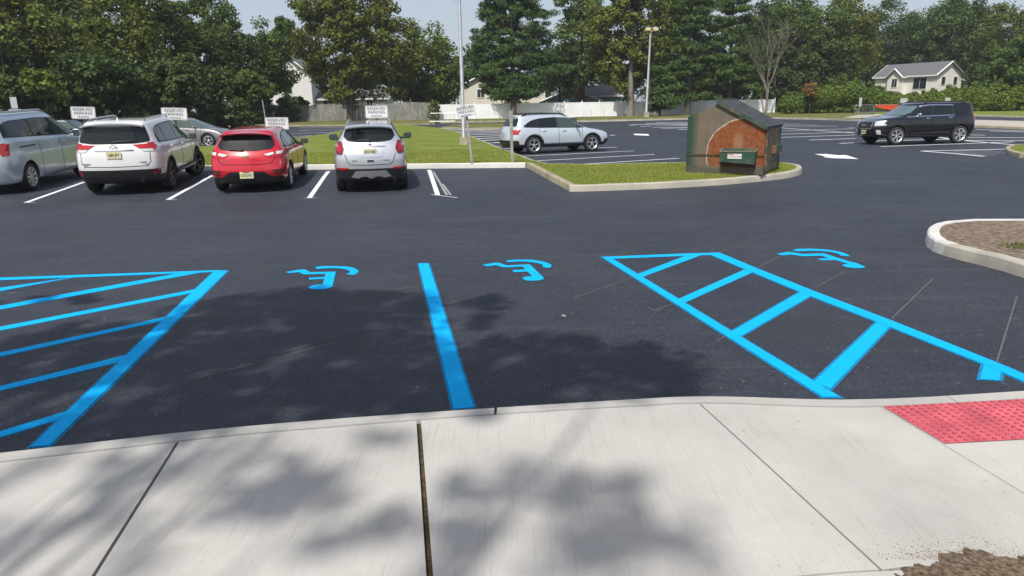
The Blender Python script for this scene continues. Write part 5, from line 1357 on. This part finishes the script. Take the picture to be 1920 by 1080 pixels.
# ================================================================== HOUSES
def siding(name, col):
    m, nt, b = newmat(name); tc = nt.nodes.new('ShaderNodeTexCoord'); w = nt.nodes.new('ShaderNodeTexWave'); w.bands_direction = 'Z'; w.wave_profile = 'SAW'; w.inputs['Scale'].default_value = 1.3; w.inputs['Distortion'].default_value = 0
    nt.links.new(tc.outputs['Object'], w.inputs[0]); c = ramp(nt, w.outputs[0], [(0, tuple(x * .72 for x in col)), (.14, col), (1, col)]).outputs[0]
    n = noise(nt, .8, 4, .6, coords(nt)); c = mixc(nt, .4, c, ramp(nt, n.outputs[0], [(.3, (.85, .85, .85)), (.7, (1, 1, 1))]).outputs[0], 'MULTIPLY')
    nt.links.new(c, b.inputs['Base Color']); b.inputs['Roughness'].default_value = .7; return m
M['shingle'] = plain('roof_shingle', (.12, .125, .13), .9, nscale=14, namt=.3, bumps=.4); M['trim'] = plain('white_trim', (.72, .72, .70), .5); M['pane'] = glass('window_pane', (.02, .03, .035), .05)
def gable(bmw, bmr, bmt, x0, x1, y0, y1, ze, zr, axis='x', over=.35, zb=-.5):
    """walls + gable roof; ridge along axis"""
    if axis == 'x':
        ym = (y0 + y1) / 2
        P = [(x0, y0, zb), (x1, y0, zb), (x1, y1, zb), (x0, y1, zb), (x0, y0, ze), (x1, y0, ze), (x1, y1, ze), (x0, y1, ze), (x0, ym, zr), (x1, ym, zr)]
        F = [(0, 1, 5, 4), (1, 2, 6, 9, 5), (2, 3, 7, 6), (3, 0, 4, 8, 7)]
        v = [bmw.verts.new(p) for p in P]
        for f in F: bmw.faces.new([v[i] for i in f])
        sl = (zr - ze) / (ym - y0)
        for (ya, s) in ((y0, -1), (y1, 1)):
            a = [(x0 - over, ya + s * over, ze - sl * over + .03), (x1 + over, ya + s * over, ze - sl * over + .03), (x1 + over, ym, zr + .03), (x0 - over, ym, zr + .03)]
            lo = [bmr.verts.new(p) for p in a]; hi = [bmr.verts.new((p[0], p[1], p[2] + .14)) for p in a]
            bmr.faces.new(lo); bmr.faces.new(hi)
            for k in range(4): bmr.faces.new((lo[k], lo[(k + 1) % 4], hi[(k + 1) % 4], hi[k]))
            box(bmt, ((x0 + x1) / 2, ya + s * (over + .04), ze - sl * over + .06), (x1 - x0 + 2 * over, .06, .22))
            for xe in (x0 - over - .03, x1 + over + .03):
                tube(bmt, [(xe, ya + s * over, ze - sl * over + .05), (xe, ym, zr + .07)], .12, 4)
    else:
        xm = (x0 + x1) / 2
        P = [(x0, y0, zb), (x1, y0, zb), (x1, y1, zb), (x0, y1, zb), (x0, y0, ze), (x1, y0, ze), (x1, y1, ze), (x0, y1, ze), (xm, y0, zr), (xm, y1, zr)]
        F = [(0, 1, 5, 8, 4), (1, 2, 6, 5), (2, 3, 7, 9, 6), (3, 0, 4, 7)]
        v = [bmw.verts.new(p) for p in P]
        for f in F: bmw.faces.new([v[i] for i in f])
        sl = (zr - ze) / (xm - x0)
        for (xa, s) in ((x0, -1), (x1, 1)):
            a = [(xa + s * over, y0 - over, ze - sl * over + .03), (xa + s * over, y1 + over, ze - sl * over + .03), (xm, y1 + over, zr + .03), (xm, y0 - over, zr + .03)]
            lo = [bmr.verts.new(p) for p in a]; hi = [bmr.verts.new((p[0], p[1], p[2] + .14)) for p in a]
            bmr.faces.new(lo); bmr.faces.new(hi)
            for k in range(4): bmr.faces.new((lo[k], lo[(k + 1) % 4], hi[(k + 1) % 4], hi[k]))
            tube(bmt, [(xa + s * over, y0 - over - .03, ze - sl * over + .05), (xm, y0 - over - .03, zr + .07)], .12, 4)
            box(bmt, (xa + s * (over + .04), (y0 + y1) / 2, ze - sl * over + .06), (.06, y1 - y0 + 2 * over, .22))
def house(origin, rz, label, wallmat, blocks, wins, chimney=None):
    e = empty('house', origin, rz); tag(e, label, 'house')
    w, r, t = bmesh.new(), bmesh.new(), bmesh.new()
    for b in blocks: gable(w, r, t, *b)
    for x in (w, r, t): fix(x)
    from_bm('wall', w, wallmat, e); ro = from_bm('roof', r, M['shingle'], e); from_bm('roof_trim', t, M['trim'], e)
    for (face, a, pos, z, ww, hh) in wins:      # face 'y': on plane y=pos looking to -y ; 'x': on plane x=pos looking to +x
        f = bmesh.new(); g = bmesh.new()
        if face == 'y':
            box(f, (a, pos - .02, z), (ww + .24, .08, hh + .24)); box(g, (a - ww * .25 - .02, pos - .07, z), (ww / 2 - .04, .03, hh)); box(g, (a + ww * .25 + .02, pos - .07, z), (ww / 2 - .04, .03, hh))
        else:
            box(f, (pos + .02, a, z), (.08, ww + .24, hh + .24)); box(g, (pos + .07, a, z), (.03, ww, hh))
        wf = from_bm('window', f, M['trim'], e); from_bm('pane', g, M['pane'], wf)
    if chimney:
        bm = bmesh.new(); x, y, z0, z1, s = chimney; box(bm, (x, y, (z0 + z1) / 2), (s, s, z1 - z0)); box(bm, (x, y, z1), (s + .15, s + .15, .15)); from_bm('chimney', bm, plain('chimney_brick', (.30, .09, .06), .85, nscale=5, namt=.3), ro)
    return e
# right-hand house above the hedge
q = GZ(1747, 118)
zE = hz_at(1747, 139.5, 118) - q.z; zR = hz_at(1740, 116, 118) - q.z
hD = house(q, rad(-66), 'beige sided house with dark grey roof above the hedge at right', siding('beige_siding', (.76, .74, .69)),
    [(-11.2, 0, 0, 6.4, zE, zR, 'x'), (-8.0, -5.2, -.9, 2.0, zE - .1, zE + 1.1, 'y', .3)],
    [('y', -6.6, -.9, zE - 1.1, .9, 1.3), ('y', -2.6, 0, zE - 1.3, 2.3, 1.7), ('x', 1.9, 0, zE - 1.0, .8, 1.2), ('x', 4.8, 0, zE - 1.0, .8, 1.2)])
# white house behind the big oak
q = GZ(545, 104)
house(q, 0, 'white two storey house mostly hidden behind the big oak tree', siding('white_siding', (.72, .72, .70)),
    [(-3.4, 3.2, 0, 9, hz_at(535, 140, 104) - q.z, hz_at(535, 104, 104) - q.z, 'y'), (3.2, 13.5, 1.5, 8, hz_at(640, 185, 104) - q.z, hz_at(640, 168, 104) - q.z, 'x')],
    [('y', -.2, 0, hz_at(535, 165, 104) - q.z, 1.2, 1.5), ('y', 5, 1.5, 2.3, 1.4, .8), ('y', 8, 1.5, 2.3, .8, .8), ('y', 11, 1.5, 2.3, .8, .8)])
# cream house behind the pine
q = GZ(940, 108)
house(q, 0, 'cream house behind the pine and the white fence, gable at left', siding('cream_siding', (.66, .63, .54)),
    [(-6.2, .8, 0, 8, hz_at(900, 163, 108) - q.z, hz_at(905, 141, 108) - q.z, 'y'), (.8, 6.6, 1, 8, hz_at(980, 160, 108) - q.z, hz_at(980, 136, 108) - q.z, 'x')],
    [('y', 2.7, 1, hz_at(975, 172, 108) - q.z, 1.0, 1.2), ('y', 5.3, 1, hz_at(1005, 172, 108) - q.z, .9, 1.2), ('y', -3, 0, hz_at(900, 175, 108) - q.z, 1.0, 1.1)])
# blue bungalow
q = GZ(1075, 106)
house(q, 0, 'low blue bungalow with a red brick chimney peeking over the white fence', siding('blue_siding', (.20, .36, .44)),
    [(-4.3, 3.6, 0, 8, hz_at(1040, 188, 106) - q.z, hz_at(1075, 168, 106) - q.z, 'y', .5), (-3, 7.5, 4, 11, hz_at(1040, 180, 106) - q.z, hz_at(1075, 160, 106) - q.z, 'x')],
    [('y', 0, 0, hz_at(1060, 181, 106) - q.z, .5, .4)], (1.1, -.2, 1, hz_at(1085, 161, 106) - q.z, 1.0))

# ================================================================== TREES
BARK = plain('tree_bark', (.075, .062, .05), .95, nscale=6, namt=.35, bumps=.8); BARKL = plain('pale_bark', (.20, .18, .155), .95, nscale=6, namt=.3, bumps=.6)
LF = dict(
    oak=make_leaf('oak_leaves', (.060, .088, .018), (.175, .205, .042), .36), dark=make_leaf('dark_leaves', (.030, .057, .019), (.098, .147, .042), .34),
    mid=make_leaf('mid_leaves', (.05, .092, .024), (.15, .21, .048), .36), maple=make_leaf('maple_leaves', (.075, .10, .018), (.19, .215, .045), .3, ((.30, .045, .03), .735)),
    pine=make_leaf('pine_needles', (.032, .072, .022), (.115, .175, .048), .22), hedge=make_leaf('hedge_leaves', (.065, .12, .022), (.20, .26, .05), .3), bright=make_leaf('bright_leaves', (.065, .11, .02), (.17, .23, .05), .3),  # bright leaves: a slightly paler green than the mid leaves
    brown=make_leaf('dead_leaves', (.15, .10, .035), (.27, .18, .065), .2), sparse=make_leaf('sparse_leaves', (.05, .065, .025), (.12, .125, .05), .2))
def clump_leaves(C, Rr, n, leaf, rs, flat=.75, up=.5, needle=False):
    """C (k,3) centres, Rr (k,) radii -> quads"""
    k = len(C); N = k * n
    d = rs.normal(size=(N, 3)); d /= np.linalg.norm(d, axis=1)[:, None]
    c = np.repeat(C, n, 0); r = np.repeat(Rr, n)[:, None]
    p = c + d * r * rs.uniform(.45, 1.08, (N, 1)) * np.array([1, 1, flat])
    nr = d * .7 + rs.normal(size=(N, 3)) * .55 + np.array([0, 0, up]); nr /= np.linalg.norm(nr, axis=1)[:, None]
    a = np.cross(nr, rs.normal(size=(N, 3))); a /= np.linalg.norm(a, axis=1)[:, None]; b = np.cross(nr, a)
    s = leaf * rs.uniform(.6, 1.35, (N, 1)); asp = .22 if needle else .62
    V = np.stack([p - a * s, p - b * s * asp, p + a * s, p + b * s * asp], 1).reshape(-1, 3)
    return V
def crown(name, mat, parent, C, Rr, n, leaf, seed, **kw):
    rs = np.random.RandomState(seed); V = clump_leaves(np.array(C, float), np.array(Rr, float), n, leaf, rs, **kw)
    return from_np(name, V, np.arange(len(V)).reshape(-1, 4), mat, parent)
def oval_clumps(rs, rx, ry, rz, K, cr, low=-.8):
    C = []; R = []
    lob = rs.uniform(0, 6.28, 4)
    while len(C) < K:
        d = rs.normal(size=3); d /= np.linalg.norm(d)
        if d[2] < low: continue
        az = math.atan2(d[1], d[0]); lobe = 1 + .13 * math.sin(3 * az + lob[0]) + .10 * math.sin(5 * az + lob[1]) + .10 * math.sin(4 * d[2] + lob[2] + az)
        r = rs.uniform(.35, 1) ** .5 * lobe; wz = 1 if d[2] > 0 else .85
        C.append((d[0] * r * rx, d[1] * r * ry, d[2] * r * rz * wz)); R.append(cr * rs.uniform(.6, 1.35))
    return C, R
def trunk_mesh(parent, base_h, C, r, rs, mat, nl=9, fork=False, top=None):
    bm = bmesh.new(); Cm = np.array(C); zc = Cm[:, 2].mean(); zt = top or np.percentile(Cm[:, 2], 75)
    lean = rs.uniform(-.02, .02, 2)
    pts = [Vector((lean[0] * z, lean[1] * z, z)) for z in np.linspace(-.3, zt, 7)]
    tube(bm, pts, [r * 1.35] + [r * (1 - .8 * i / 6) for i in range(1, 7)], 9)
    for i in rs.choice(len(C), min(nl, len(C)), replace=False):
        c = Vector(C[i]); z0 = max(base_h * .8, min(c.z - .3 - .35 * c.xy.length, zt * .9)); s = Vector((lean[0] * z0, lean[1] * z0, z0)); m = s.lerp(c, .5) + Vector((0, 0, .3)); k = r * .5 * (1 - .5 * z0 / max(zt, 1))
        tube(bm, [s, m, c], [k, k * .6, k * .2], 6)
    return from_bm('trunk', bm, mat, parent)
def tree(name, label, mat, base, x0, x1, top_py, bot_py, depth, seed, K=70, n=110, leaf=.26, cr=None, group=None, bark=None, r=.28, clear=None, up=.5, thick=1.0, flat=.75, kind=None, ysh=0, low=-.8):
    """crown fills px x0..x1, top..bottom at the given depth; base px column"""
    rs = np.random.RandomState(seed); b = GZ(base, depth); b.z -= .02
    zt = hz_at(base, top_py, depth) - b.z; zb = hz_at(base, bot_py, depth) - b.z
    xa = GZ(x0, depth).x - b.x; xb = GZ(x1, depth).x - b.x; rx = (xb - xa) / 2; rz = (zt - zb) / 2; cx = (xa + xb) / 2; cz = (zt + zb) / 2
    e = empty(name, b); tag(e, label, 'tree', group)
    c_r = cr or .19 * (rx + rz) / 2 + .25
    C, R = oval_clumps(rs, max(.3, rx - c_r * .6), max(.3, (rx - c_r * .5) * thick), max(.3, rz - c_r * .5), K, c_r, low)
    C = [(x + cx, y + ysh, z + cz) for x, y, z in C]
    if ysh > 1:          # foliage in front of the trunk
        for i in range(34): C.append((rs.uniform(-2.2, 2.2), rs.uniform(-1.3, -.3), rs.uniform(zb + 1.6, zt))); R.append(c_r * rs.uniform(.5, .9))
    crown('crown', mat, e, C, R, n, leaf, seed + 1, up=up, flat=flat)
    trunk_mesh(e, max(zb, .5), C, r, rs, bark or BARK)
    return e
def pine(label, base, x0, x1, top_py, bot_py, depth, seed, whorls=13, K=9, n=95, group=None, r=.30, mat=None, leaf=.26, ysh=0):
    rs = np.random.RandomState(seed); b = GZ(base, depth)
    zt = hz_at(base, top_py, depth) - b.z; zb = hz_at(base, bot_py, depth) - b.z; xa = GZ(x0, depth).x - b.x; xb = GZ(x1, depth).x - b.x
    e = empty('pine_tree', b); tag(e, label, 'tree', group); C = []; R = []; bm = bmesh.new()
    tube(bm, [(0, 0, -.3), (.1, 0, zb), (-.1, 0, (zb + zt) / 2), (0, 0, zt)], [r * 1.3, r, r * .65, .04], 9)
    for i in range(whorls):
        t = i / (whorls - 1); z = zb + (zt - zb) * t; pr = (1 - t) ** .42 * (.78 + .35 * rs.rand()) * (1 if t > .12 else .7)
        for k in range(max(3, int(K * (1 - .5 * t)))):
            a = rs.uniform(0, 6.28); L = max(.3, pr * rs.uniform(.6, 1.05)) ; xr = (xb if math.cos(a) > 0 else -xa)
            ex = math.cos(a) * xr * L; ey = math.sin(a) * (xb - xa) / 2 * L * .5; zz = z + rs.uniform(-.3, .5)
            ey += ysh * L; tube(bm, [(0, 0, z - .3), (ex * .6, ey * .6, zz - .15), (ex * .9, ey * .9, zz + .1)], [r * .15, r * .08, .015], 4, False)
            for f in (.45, .75, 1.0):
                if f < .6 and rs.rand() < .4: continue
                C.append((ex * f + rs.normal() * .15, ey * f + rs.normal() * .35 - .15, zz + .15 * f + rs.normal() * .1)); R.append(rs.uniform(.6, 1.15) * (1 - .25 * t))
    from_bm('trunk', bm, BARK, e)
    crown('crown', mat or LF['pine'], e, C, R, n, leaf, seed + 1, flat=.5, up=.6, needle=True)
    return e
# --- hero trees, left to right
tree('oak_tree', 'big broad oak in front of the wooden fence, olive green crown', LF['oak'], 655, 530, 785, -60, 215, 85, 11, K=170, n=230, leaf=.18, r=.36, cr=1.15, thick=.44, ysh=2.7, low=-1)
pine('tall pine with dark trunk in front of the white fence, left of the blue bungalow', 962, 868, 1085, -70, 180, 85.4, 21, whorls=17, K=19, n=120, leaf=.24, ysh=2.8)
tree('maple_tree', 'yellow green maple with a few red leaves and thick pale trunk by the white fence', LF['maple'], 1182, 1075, 1305, -60, 204, 86.6, 31, K=150, n=210, leaf=.18, r=.42, bark=BARKL, cr=1.05, thick=.42, ysh=2.8, low=-1)
pine('tall dark pine with twin trunks behind the distant dumpster end of the white fence', 1288, 1232, 1400, -70, 180, 87, 41, whorls=15, K=14, n=110, r=.34, ysh=2.0)
pine('second tall pine right of the twin trunk pine', 1365, 1300, 1440, -50, 165, 95, 45, whorls=13, K=13, n=100)
pine('small young pine before the white fence beside the distant lamp post', 1237, 1208, 1266, 138, 200, 83, 51, whorls=8, K=7, n=70, r=.12)
tree('leafy_tree', 'mid green rounded tree behind the fence, right of the big oak', LF['mid'], 805, 722, 888, 52, 225, 96, 61, K=120, n=170, leaf=.2, low=-1)
tree('leafy_tree', 'small dark tree behind the fences, just left of the tall pine', LF['dark'], 876, 846, 930, 84, 200, 118, 62, K=34, n=90, leaf=.3)
tree('leafy_tree', 'green tree rising behind the gap of pine and maple', LF['mid'], 1088, 1032, 1160, -40, 200, 104, 63, K=110, n=170, leaf=.22, low=-1)
tree('leafy_tree', 'deep green low tree between the pine and the maple trunk', LF['dark'], 1050, 1000, 1095, 70, 178, 98, 64, K=60, n=140, leaf=.2, low=-1)
tree('leafy_tree', 'dark tree behind the maple crown right side', LF['dark'], 1255, 1195, 1340, -50, 200, 100, 65, K=80, n=160, leaf=.22, low=-1)
# --- left forest
E_L = [(-60, -190, 60, -60, 200, 62, 'dark'), (40, -40, 130, -70, 205, 66, 'oak'), (150, 70, 235, -60, 200, 70, 'dark'), (232, 150, 330, -70, 198, 66, 'oak'), (318, 240, 405, -30, 200, 74, 'dark'), (405, 330, 470, -14, 150, 80, 'mid'), (442, 392, 506, 38, 200, 78, 'dark'),
       (505, 462, 560, 52, 196, 86, 'mid'), (350, 280, 420, 95, 215, 62, 'dark'), (190, 110, 270, 90, 215, 58, 'dark'), (60, -30, 120, 120, 215, 56, 'dark'), (460, 410, 520, 128, 205, 76, 'mid'), (540, 515, 575, 30, 120, 95, 'mid'), (-190, -330, -90, -80, 200, 66, 'dark'), (275, 215, 330, 110, 215, 64, 'dark')]
LL = ['dark leafy tree cut by the left edge of the photo', 'olive green tree behind the silver minivan roof', 'dark tall tree above the first reserved sign', 'olive tree above the white SUV', 'dark tree above the second reserved sign',
      'lighter green tree with pale branches reaching the top, left of the sky gap', 'dark green tree under the sky gap, above the red hatchback', 'green tree between the sky gap and the big oak', 'dark low tree directly above the grey hatchback', 'low dark tree in shade directly above the white SUV', 'low dark tree in shade behind the silver minivan', 'low green tree beside the white house gable',
      'distant tree top between left woods and the oak', 'dark tree beyond the left edge', 'low dark tree between the first two reserved signs']
for i, ((b_, x0, x1, t, bt, dep, k), lab) in enumerate(zip(E_L, LL)):
    tree('leafy_tree', lab, LF[k], b_, x0, x1, t, bt, dep, 100 + i * 3, K=90 if dep < 72 else 75, n=170, leaf=.165, low=-1, group='trees of the left woods', r=.25)
tree('leafy_tree', 'bright green branch mass hanging above the minivan, left', LF['bright'], 88, 52, 122, 122, 196, 52, 201, K=20, n=110, leaf=.17, group='trees of the left woods', r=.12)
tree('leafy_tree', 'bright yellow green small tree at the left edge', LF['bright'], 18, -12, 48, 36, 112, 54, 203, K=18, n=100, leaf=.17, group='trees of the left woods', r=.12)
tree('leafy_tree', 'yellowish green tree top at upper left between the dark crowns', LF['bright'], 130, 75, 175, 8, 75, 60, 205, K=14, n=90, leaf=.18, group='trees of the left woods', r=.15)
# --- right woods
E_R = [(1500, 1425, 1585, -22, 190, 108, 'mid'), (1565, 1490, 1636, -28, 180, 112, 'oak'), (1655, 1585, 1722, -8, 165, 142, 'dark'), (1762, 1700, 1815, -22, 160, 130, 'mid'), (1812, 1740, 1870, -18, 160, 128, 'dark'), (1872, 1800, 1940, 6, 170, 120, 'oak'), (1975, 1890, 2060, 22, 190, 105, 'mid'),
       (1620, 1550, 1690, 50, 180, 140, 'dark'), (1540, 1480, 1600, 60, 190, 104, 'dark'), (1710, 1645, 1785, 25, 170, 136, 'dark'), (1895, 1835, 1960, 66, 215, 92, 'mid'), (1412, 1365, 1475, -10, 195, 112, 'dark'), (1450, 1395, 1510, 80, 215, 104, 'dark'), (1345, 1290, 1410, 95, 215, 99, 'dark'), (1845, 1806, 1885, 90, 200, 112, 'dark'), (1470, 1385, 1545, -25, 170, 120, 'mid')]
LR = ['mid green tree right of the bare tree', 'olive tree above the left end of the tall hedge', 'dark tree left of the small sky gap above the beige house', 'green tree right of the small sky gap', 'dark tall tree above the beige house gable', 'olive tree at upper right with sky above it', 'green tree cut by the right edge of the photo',
      'dark tree behind and left of the beige house', 'low olive tree behind the hedge start', 'dark tree directly behind the beige house roof', 'lighter green tree at the right end of the hedge', 'dark tree behind the bare grey tree', 'low dark tree under the bare grey tree', 'low dark tree behind the dumpster lid', 'dark tree right of the beige house', 'green tree top behind the bare tree crown']
for i, ((b_, x0, x1, t, bt, dep, k), lab) in enumerate(zip(E_R, LR)):
    tree('leafy_tree', lab, LF[k], b_, x0, x1, t, bt, dep, 300 + i * 3, K=85, n=160, leaf=.21, low=-1, group='trees of the right woods', r=.28)
# bare grey tree
b = GZ(1437, 93); e = empty('bare_tree', b); tag(e, 'leafless grey tree with fine upright twigs right of the pines', 'tree')
rs = random.Random(17); bm = bmesh.new(); tips = []
def branch(p, d, L, r, lev):
    q = p + d * L; m = p.lerp(q, .5) + Vector((rs.uniform(-1, 1), rs.uniform(-1, 1), 0)) * L * .06
    tube(bm, [p, m, q], [r, r * .85, r * .68], 4 if lev > 1 else 7, False)
    if lev >= 5: tips.append(q); return
    for k in range(4 if lev < 2 else 3):
        sp = .42 if lev < 2 else .55
        dd = (d + Vector((rs.uniform(-sp, sp), rs.uniform(-sp, sp), rs.uniform(.0, .45)))).normalized(); branch(p.lerp(q, (1, .75, .9, .55)[k]), dd, L * rs.uniform(.62, .86), r * .52, lev + 1)
branch(Vector((0, 0, -.2)), Vector((.02, 0, 1)), 3.6, .17, 0)
from_bm('trunk', bm, BARKL, e)
tt = [tips[i] for i in range(0, len(tips), 6)]
crown('crown', LF['sparse'], e, [tuple(t) for t in tt], [.5] * len(tt), 9, .11, 5)
# --- shrubs and hedge
def shrub(name, label, mat, px, x0, x1, top, depth, seed, cat='shrub', group=None, K=30, n=110, leaf=.16, thick=.8):
    rs = np.random.RandomState(seed); b = GZ(px, depth); zt = hz_at(px, top, depth) - b.z; rx = (GZ(x1, depth).x - GZ(x0, depth).x) / 2; cx = (GZ(x0, depth).x + GZ(x1, depth).x) / 2 - b.x
    e = empty(name, b); tag(e, label, cat, group); C, R = oval_clumps(rs, rx * .85, rx * .85 * thick, zt * .55, K, .17 * (rx + zt / 2) / 2 + (.22 if name != 'hedge_bush' else .02), low=-1); C = [(x + cx, y, max(.25, z + zt * .5)) for x, y, z in C]
    if name == 'hedge_bush':     # a dense clipped outer skin
        hh = min(rx * 1.05, zt * .62); C += [(cx, 0, zt - hh * .78)] * 55; R += [hh] * 55
    # vertical fill so that the bush stands on the ground
    C += [(x, y, .3 + .4 * rs.rand()) for x, y, z in C[: K // 2]]; R = R + R[: K // 2]
    crown('foliage', mat, e, C, R, n, leaf, seed, up=.2)
    bm = bmesh.new(); tube(bm, [(cx, 0, -.1), (cx, 0, zt * .6)], [.1, .04], 6); from_bm('stem', bm, BARK, e)
    return e
HB = [(1482, 1456, 1512, 176), (1520, 1498, 1548, 164), (1556, 1535, 1585, 160), (1592, 1570, 1622, 155), (1628, 1606, 1658, 163), (1665, 1642, 1698, 172), (1706, 1684, 1733, 176), (1742, 1718, 1772, 170), (1782, 1755, 1813, 164), (1822, 1797, 1853, 162), (1862, 1834, 1900, 163), (1905, 1877, 1950, 168)]
HL = ['leftmost rounded hedge bush, touching the white fence', 'tall hedge bush beside the brown dead patch', 'yellowish topped hedge bush third from the fence end', 'tallest hedge bush, left of the roof edge of the beige house', 'hedge bush behind the first crowd barrier', 'hedge bush behind the orange mesh', 'low hedge bush under the beige house porch', 'hedge bush under the wide house window', 'broad hedge bush under the house gable end', 'hedge bush just right of the beige house', 'hedge bush behind the black SUV tail', 'last hedge bush at the right edge']
for i, ((c_, x0, x1, t), lab) in enumerate(zip(HB, HL)): shrub('hedge_bush', lab, LF['hedge'], c_, x0, x1, t, 84 + (i % 3) * .5, 400 + i, 'hedge', 'tall clipped hedge bushes', K=95, n=130, leaf=.11)
tree('dead_bush', 'brown dead bush standing out in the green hedge', LF['brown'], 1518, 1503, 1532, 150, 190, 82.6, 450, K=16, n=80, leaf=.10, r=.05, cr=.42)
SB = [(150, 90, 215, 186, 58), (250, 190, 310, 190, 60), (345, 290, 400, 188, 62), (430, 385, 475, 190, 68), (490, 455, 520, 186, 76), (540, 512, 566, 180, 84), (60, 0, 110, 188, 56), (565, 550, 582, 186, 90)]
for i, (c_, x0, x1, t, dep) in enumerate(SB):
    shrub('shrub', ['dark shrub in shade above the first reserved sign', 'dark shrub behind the white SUV roof', 'dark shrub above the grey hatchback', 'dark shrub left of the thin pole', 'dark shrub just left of the wooden fence', 'leafy shrub covering the left end of the wooden fence', 'dark shrub behind the minivan', 'small upright conifer shrub before the white house'][i], LF['dark'] if i < 7 else LF['mid'], c_, x0, x1, t, dep, 470 + i, group='shrubs under the left woods', K=30, n=120, leaf=.17)
shrub('vine', 'green vine climbing where the wooden and vinyl fences meet', LF['oak'], 812, 806, 824, 190, 84.2, 490, 'vine', K=14, n=60, leaf=.13)
shrub('shrub', 'trimmed green hedge top showing above the white fence by the cream house', LF['hedge'], 975, 930, 1012, 186, 98, 492, K=24, n=90)
# far woods closing the view
rs = np.random.RandomState(77); C = []; R = []
for i in range(520):
    px = rs.uniform(-500, 2400); dep = rs.uniform(150, 175); q = GZ(px, dep); z = rs.uniform(.5, 11.0)
    if 745 < px < 1060 and z > 5.5: continue
    if 440 < px < 560 and z > 9: continue
    C.append((q.x, q.y, q.z + z)); R.append(rs.uniform(1.6, 3.0))
tag(crown('far_woods', LF['dark'], None, C, R, 75, .55, 78), 'far dark woods closing the gaps behind houses and trees', 'woods', kind='stuff')

# ================================================================== TREE BEHIND THE CAMERA (casts the dappled shade)
rs = np.random.RandomState(9); C = []; R = []; SH_V = SD / -SD.z
def in_px(poly, k, z0=0, h0=9, h1=13, cr=(.16, .34)):
    if 'mark' in globals(): h0, h1 = 13, 19
    W = [G(*p).xy for p in poly]; xs = [p.x for p in W]; ys = [p.y for p in W]; c = 0; g = 0
    while c < k and g < 5000:
        g += 1; x = rs.uniform(min(xs), max(xs)); y = rs.uniform(min(ys), max(ys))
        if not in_poly(x, y, W): continue
        h = rs.uniform(h0, h1); C.append((x - SH_V.x * h, y - SH_V.y * h, h)); R.append(rs.uniform(*cr)); c += 1
in_px([(150, 700), (240, 610), (430, 560), (600, 548), (800, 556), (830, 600), (850, 770), (400, 815), (100, 835)], 150)
in_px([(850, 655), (960, 632), (1060, 640), (1190, 655), (1290, 695), (1260, 745), (860, 765)], 46)
in_px([(850, 575), (950, 555), (980, 562), (870, 590)], 3, cr=(.1, .18)); in_px([(880, 600), (930, 590), (930, 612), (890, 620)], 2, cr=(.1, .16))
in_px([(-300, 700), (0, 640), (180, 600), (240, 620), (130, 830), (-300, 860)], 55)
in_px([(-200, 560), (60, 555), (190, 545), (140, 575), (-200, 600)], 7, cr=(.12, .22))
mark = len(C)
in_px([(-400, 900), (150, 850), (330, 830), (420, 900), (330, 1080), (-400, 1100)], 34, cr=(.08, .20))
in_px([(420, 850), (640, 830), (560, 900), (780, 940), (790, 1080), (300, 1080)], 22, cr=(.07, .16))
in_px([(520, 890), (640, 880), (660, 960), (500, 980)], 6, cr=(.12, .2))
in_px([(830, 900), (960, 870), (1200, 890), (1250, 960), (1390, 1050), (1350, 1100), (830, 1100)], 34, cr=(.08, .17))
in_px([(640, 845), (760, 820), (740, 850)], 2, cr=(.08, .14)); in_px([(820, 800), (960, 795), (900, 815)], 2, cr=(.08, .12))
e = empty('shade_tree', (-4.6, -8.5, .0)); tag(e, 'leafy tree behind the viewer casting dappled shade on sidewalk and tar', 'tree')
C = [(a + 4.6, b + 8.5, c) for a, b, c in C]
crown('crown', LF['oak'], e, C[:mark], R[:mark], 34, .085, 10, up=.6)
crown('lower_crown', LF['oak'], e, C[mark:], R[mark:], 12, .075, 12, up=.6)
bm = bmesh.new(); tube(bm, [(0, 0, -.3), (.1, 0, 3), (.3, .4, 6), (.8, 1.2, 13)], [.34, .27, .2, .08], 10)
for i in range(0, len(C), 45): c = Vector(C[i]); s = Vector((.3, .4, 6)); tube(bm, [s, s.lerp(c, .5) + Vector((0, 0, .5)), c], [.06, .03, .008], 5, False)
from_bm('trunk', bm, BARK, e)

# ================================================================== AIR
bm = bmesh.new(); box(bm, (0, 178, 14), (530, 490, 34))
hz_m = bpy.data.materials.new('air'); hz_m.use_nodes = True; nt = hz_m.node_tree
for n in list(nt.nodes): nt.nodes.remove(n)
pv = nt.nodes.new('ShaderNodeVolumePrincipled'); ou = nt.nodes.new('ShaderNodeOutputMaterial'); pv.inputs['Color'].default_value = (.86, .92, 1, 1); pv.inputs['Density'].default_value = .00032
nt.links.new(pv.outputs[0], ou.inputs['Volume'])
hb = from_bm('haze', bm, hz_m); hb['kind'] = 'stuff'; hb['label'] = 'thin summer haze over the parking lot and woods'
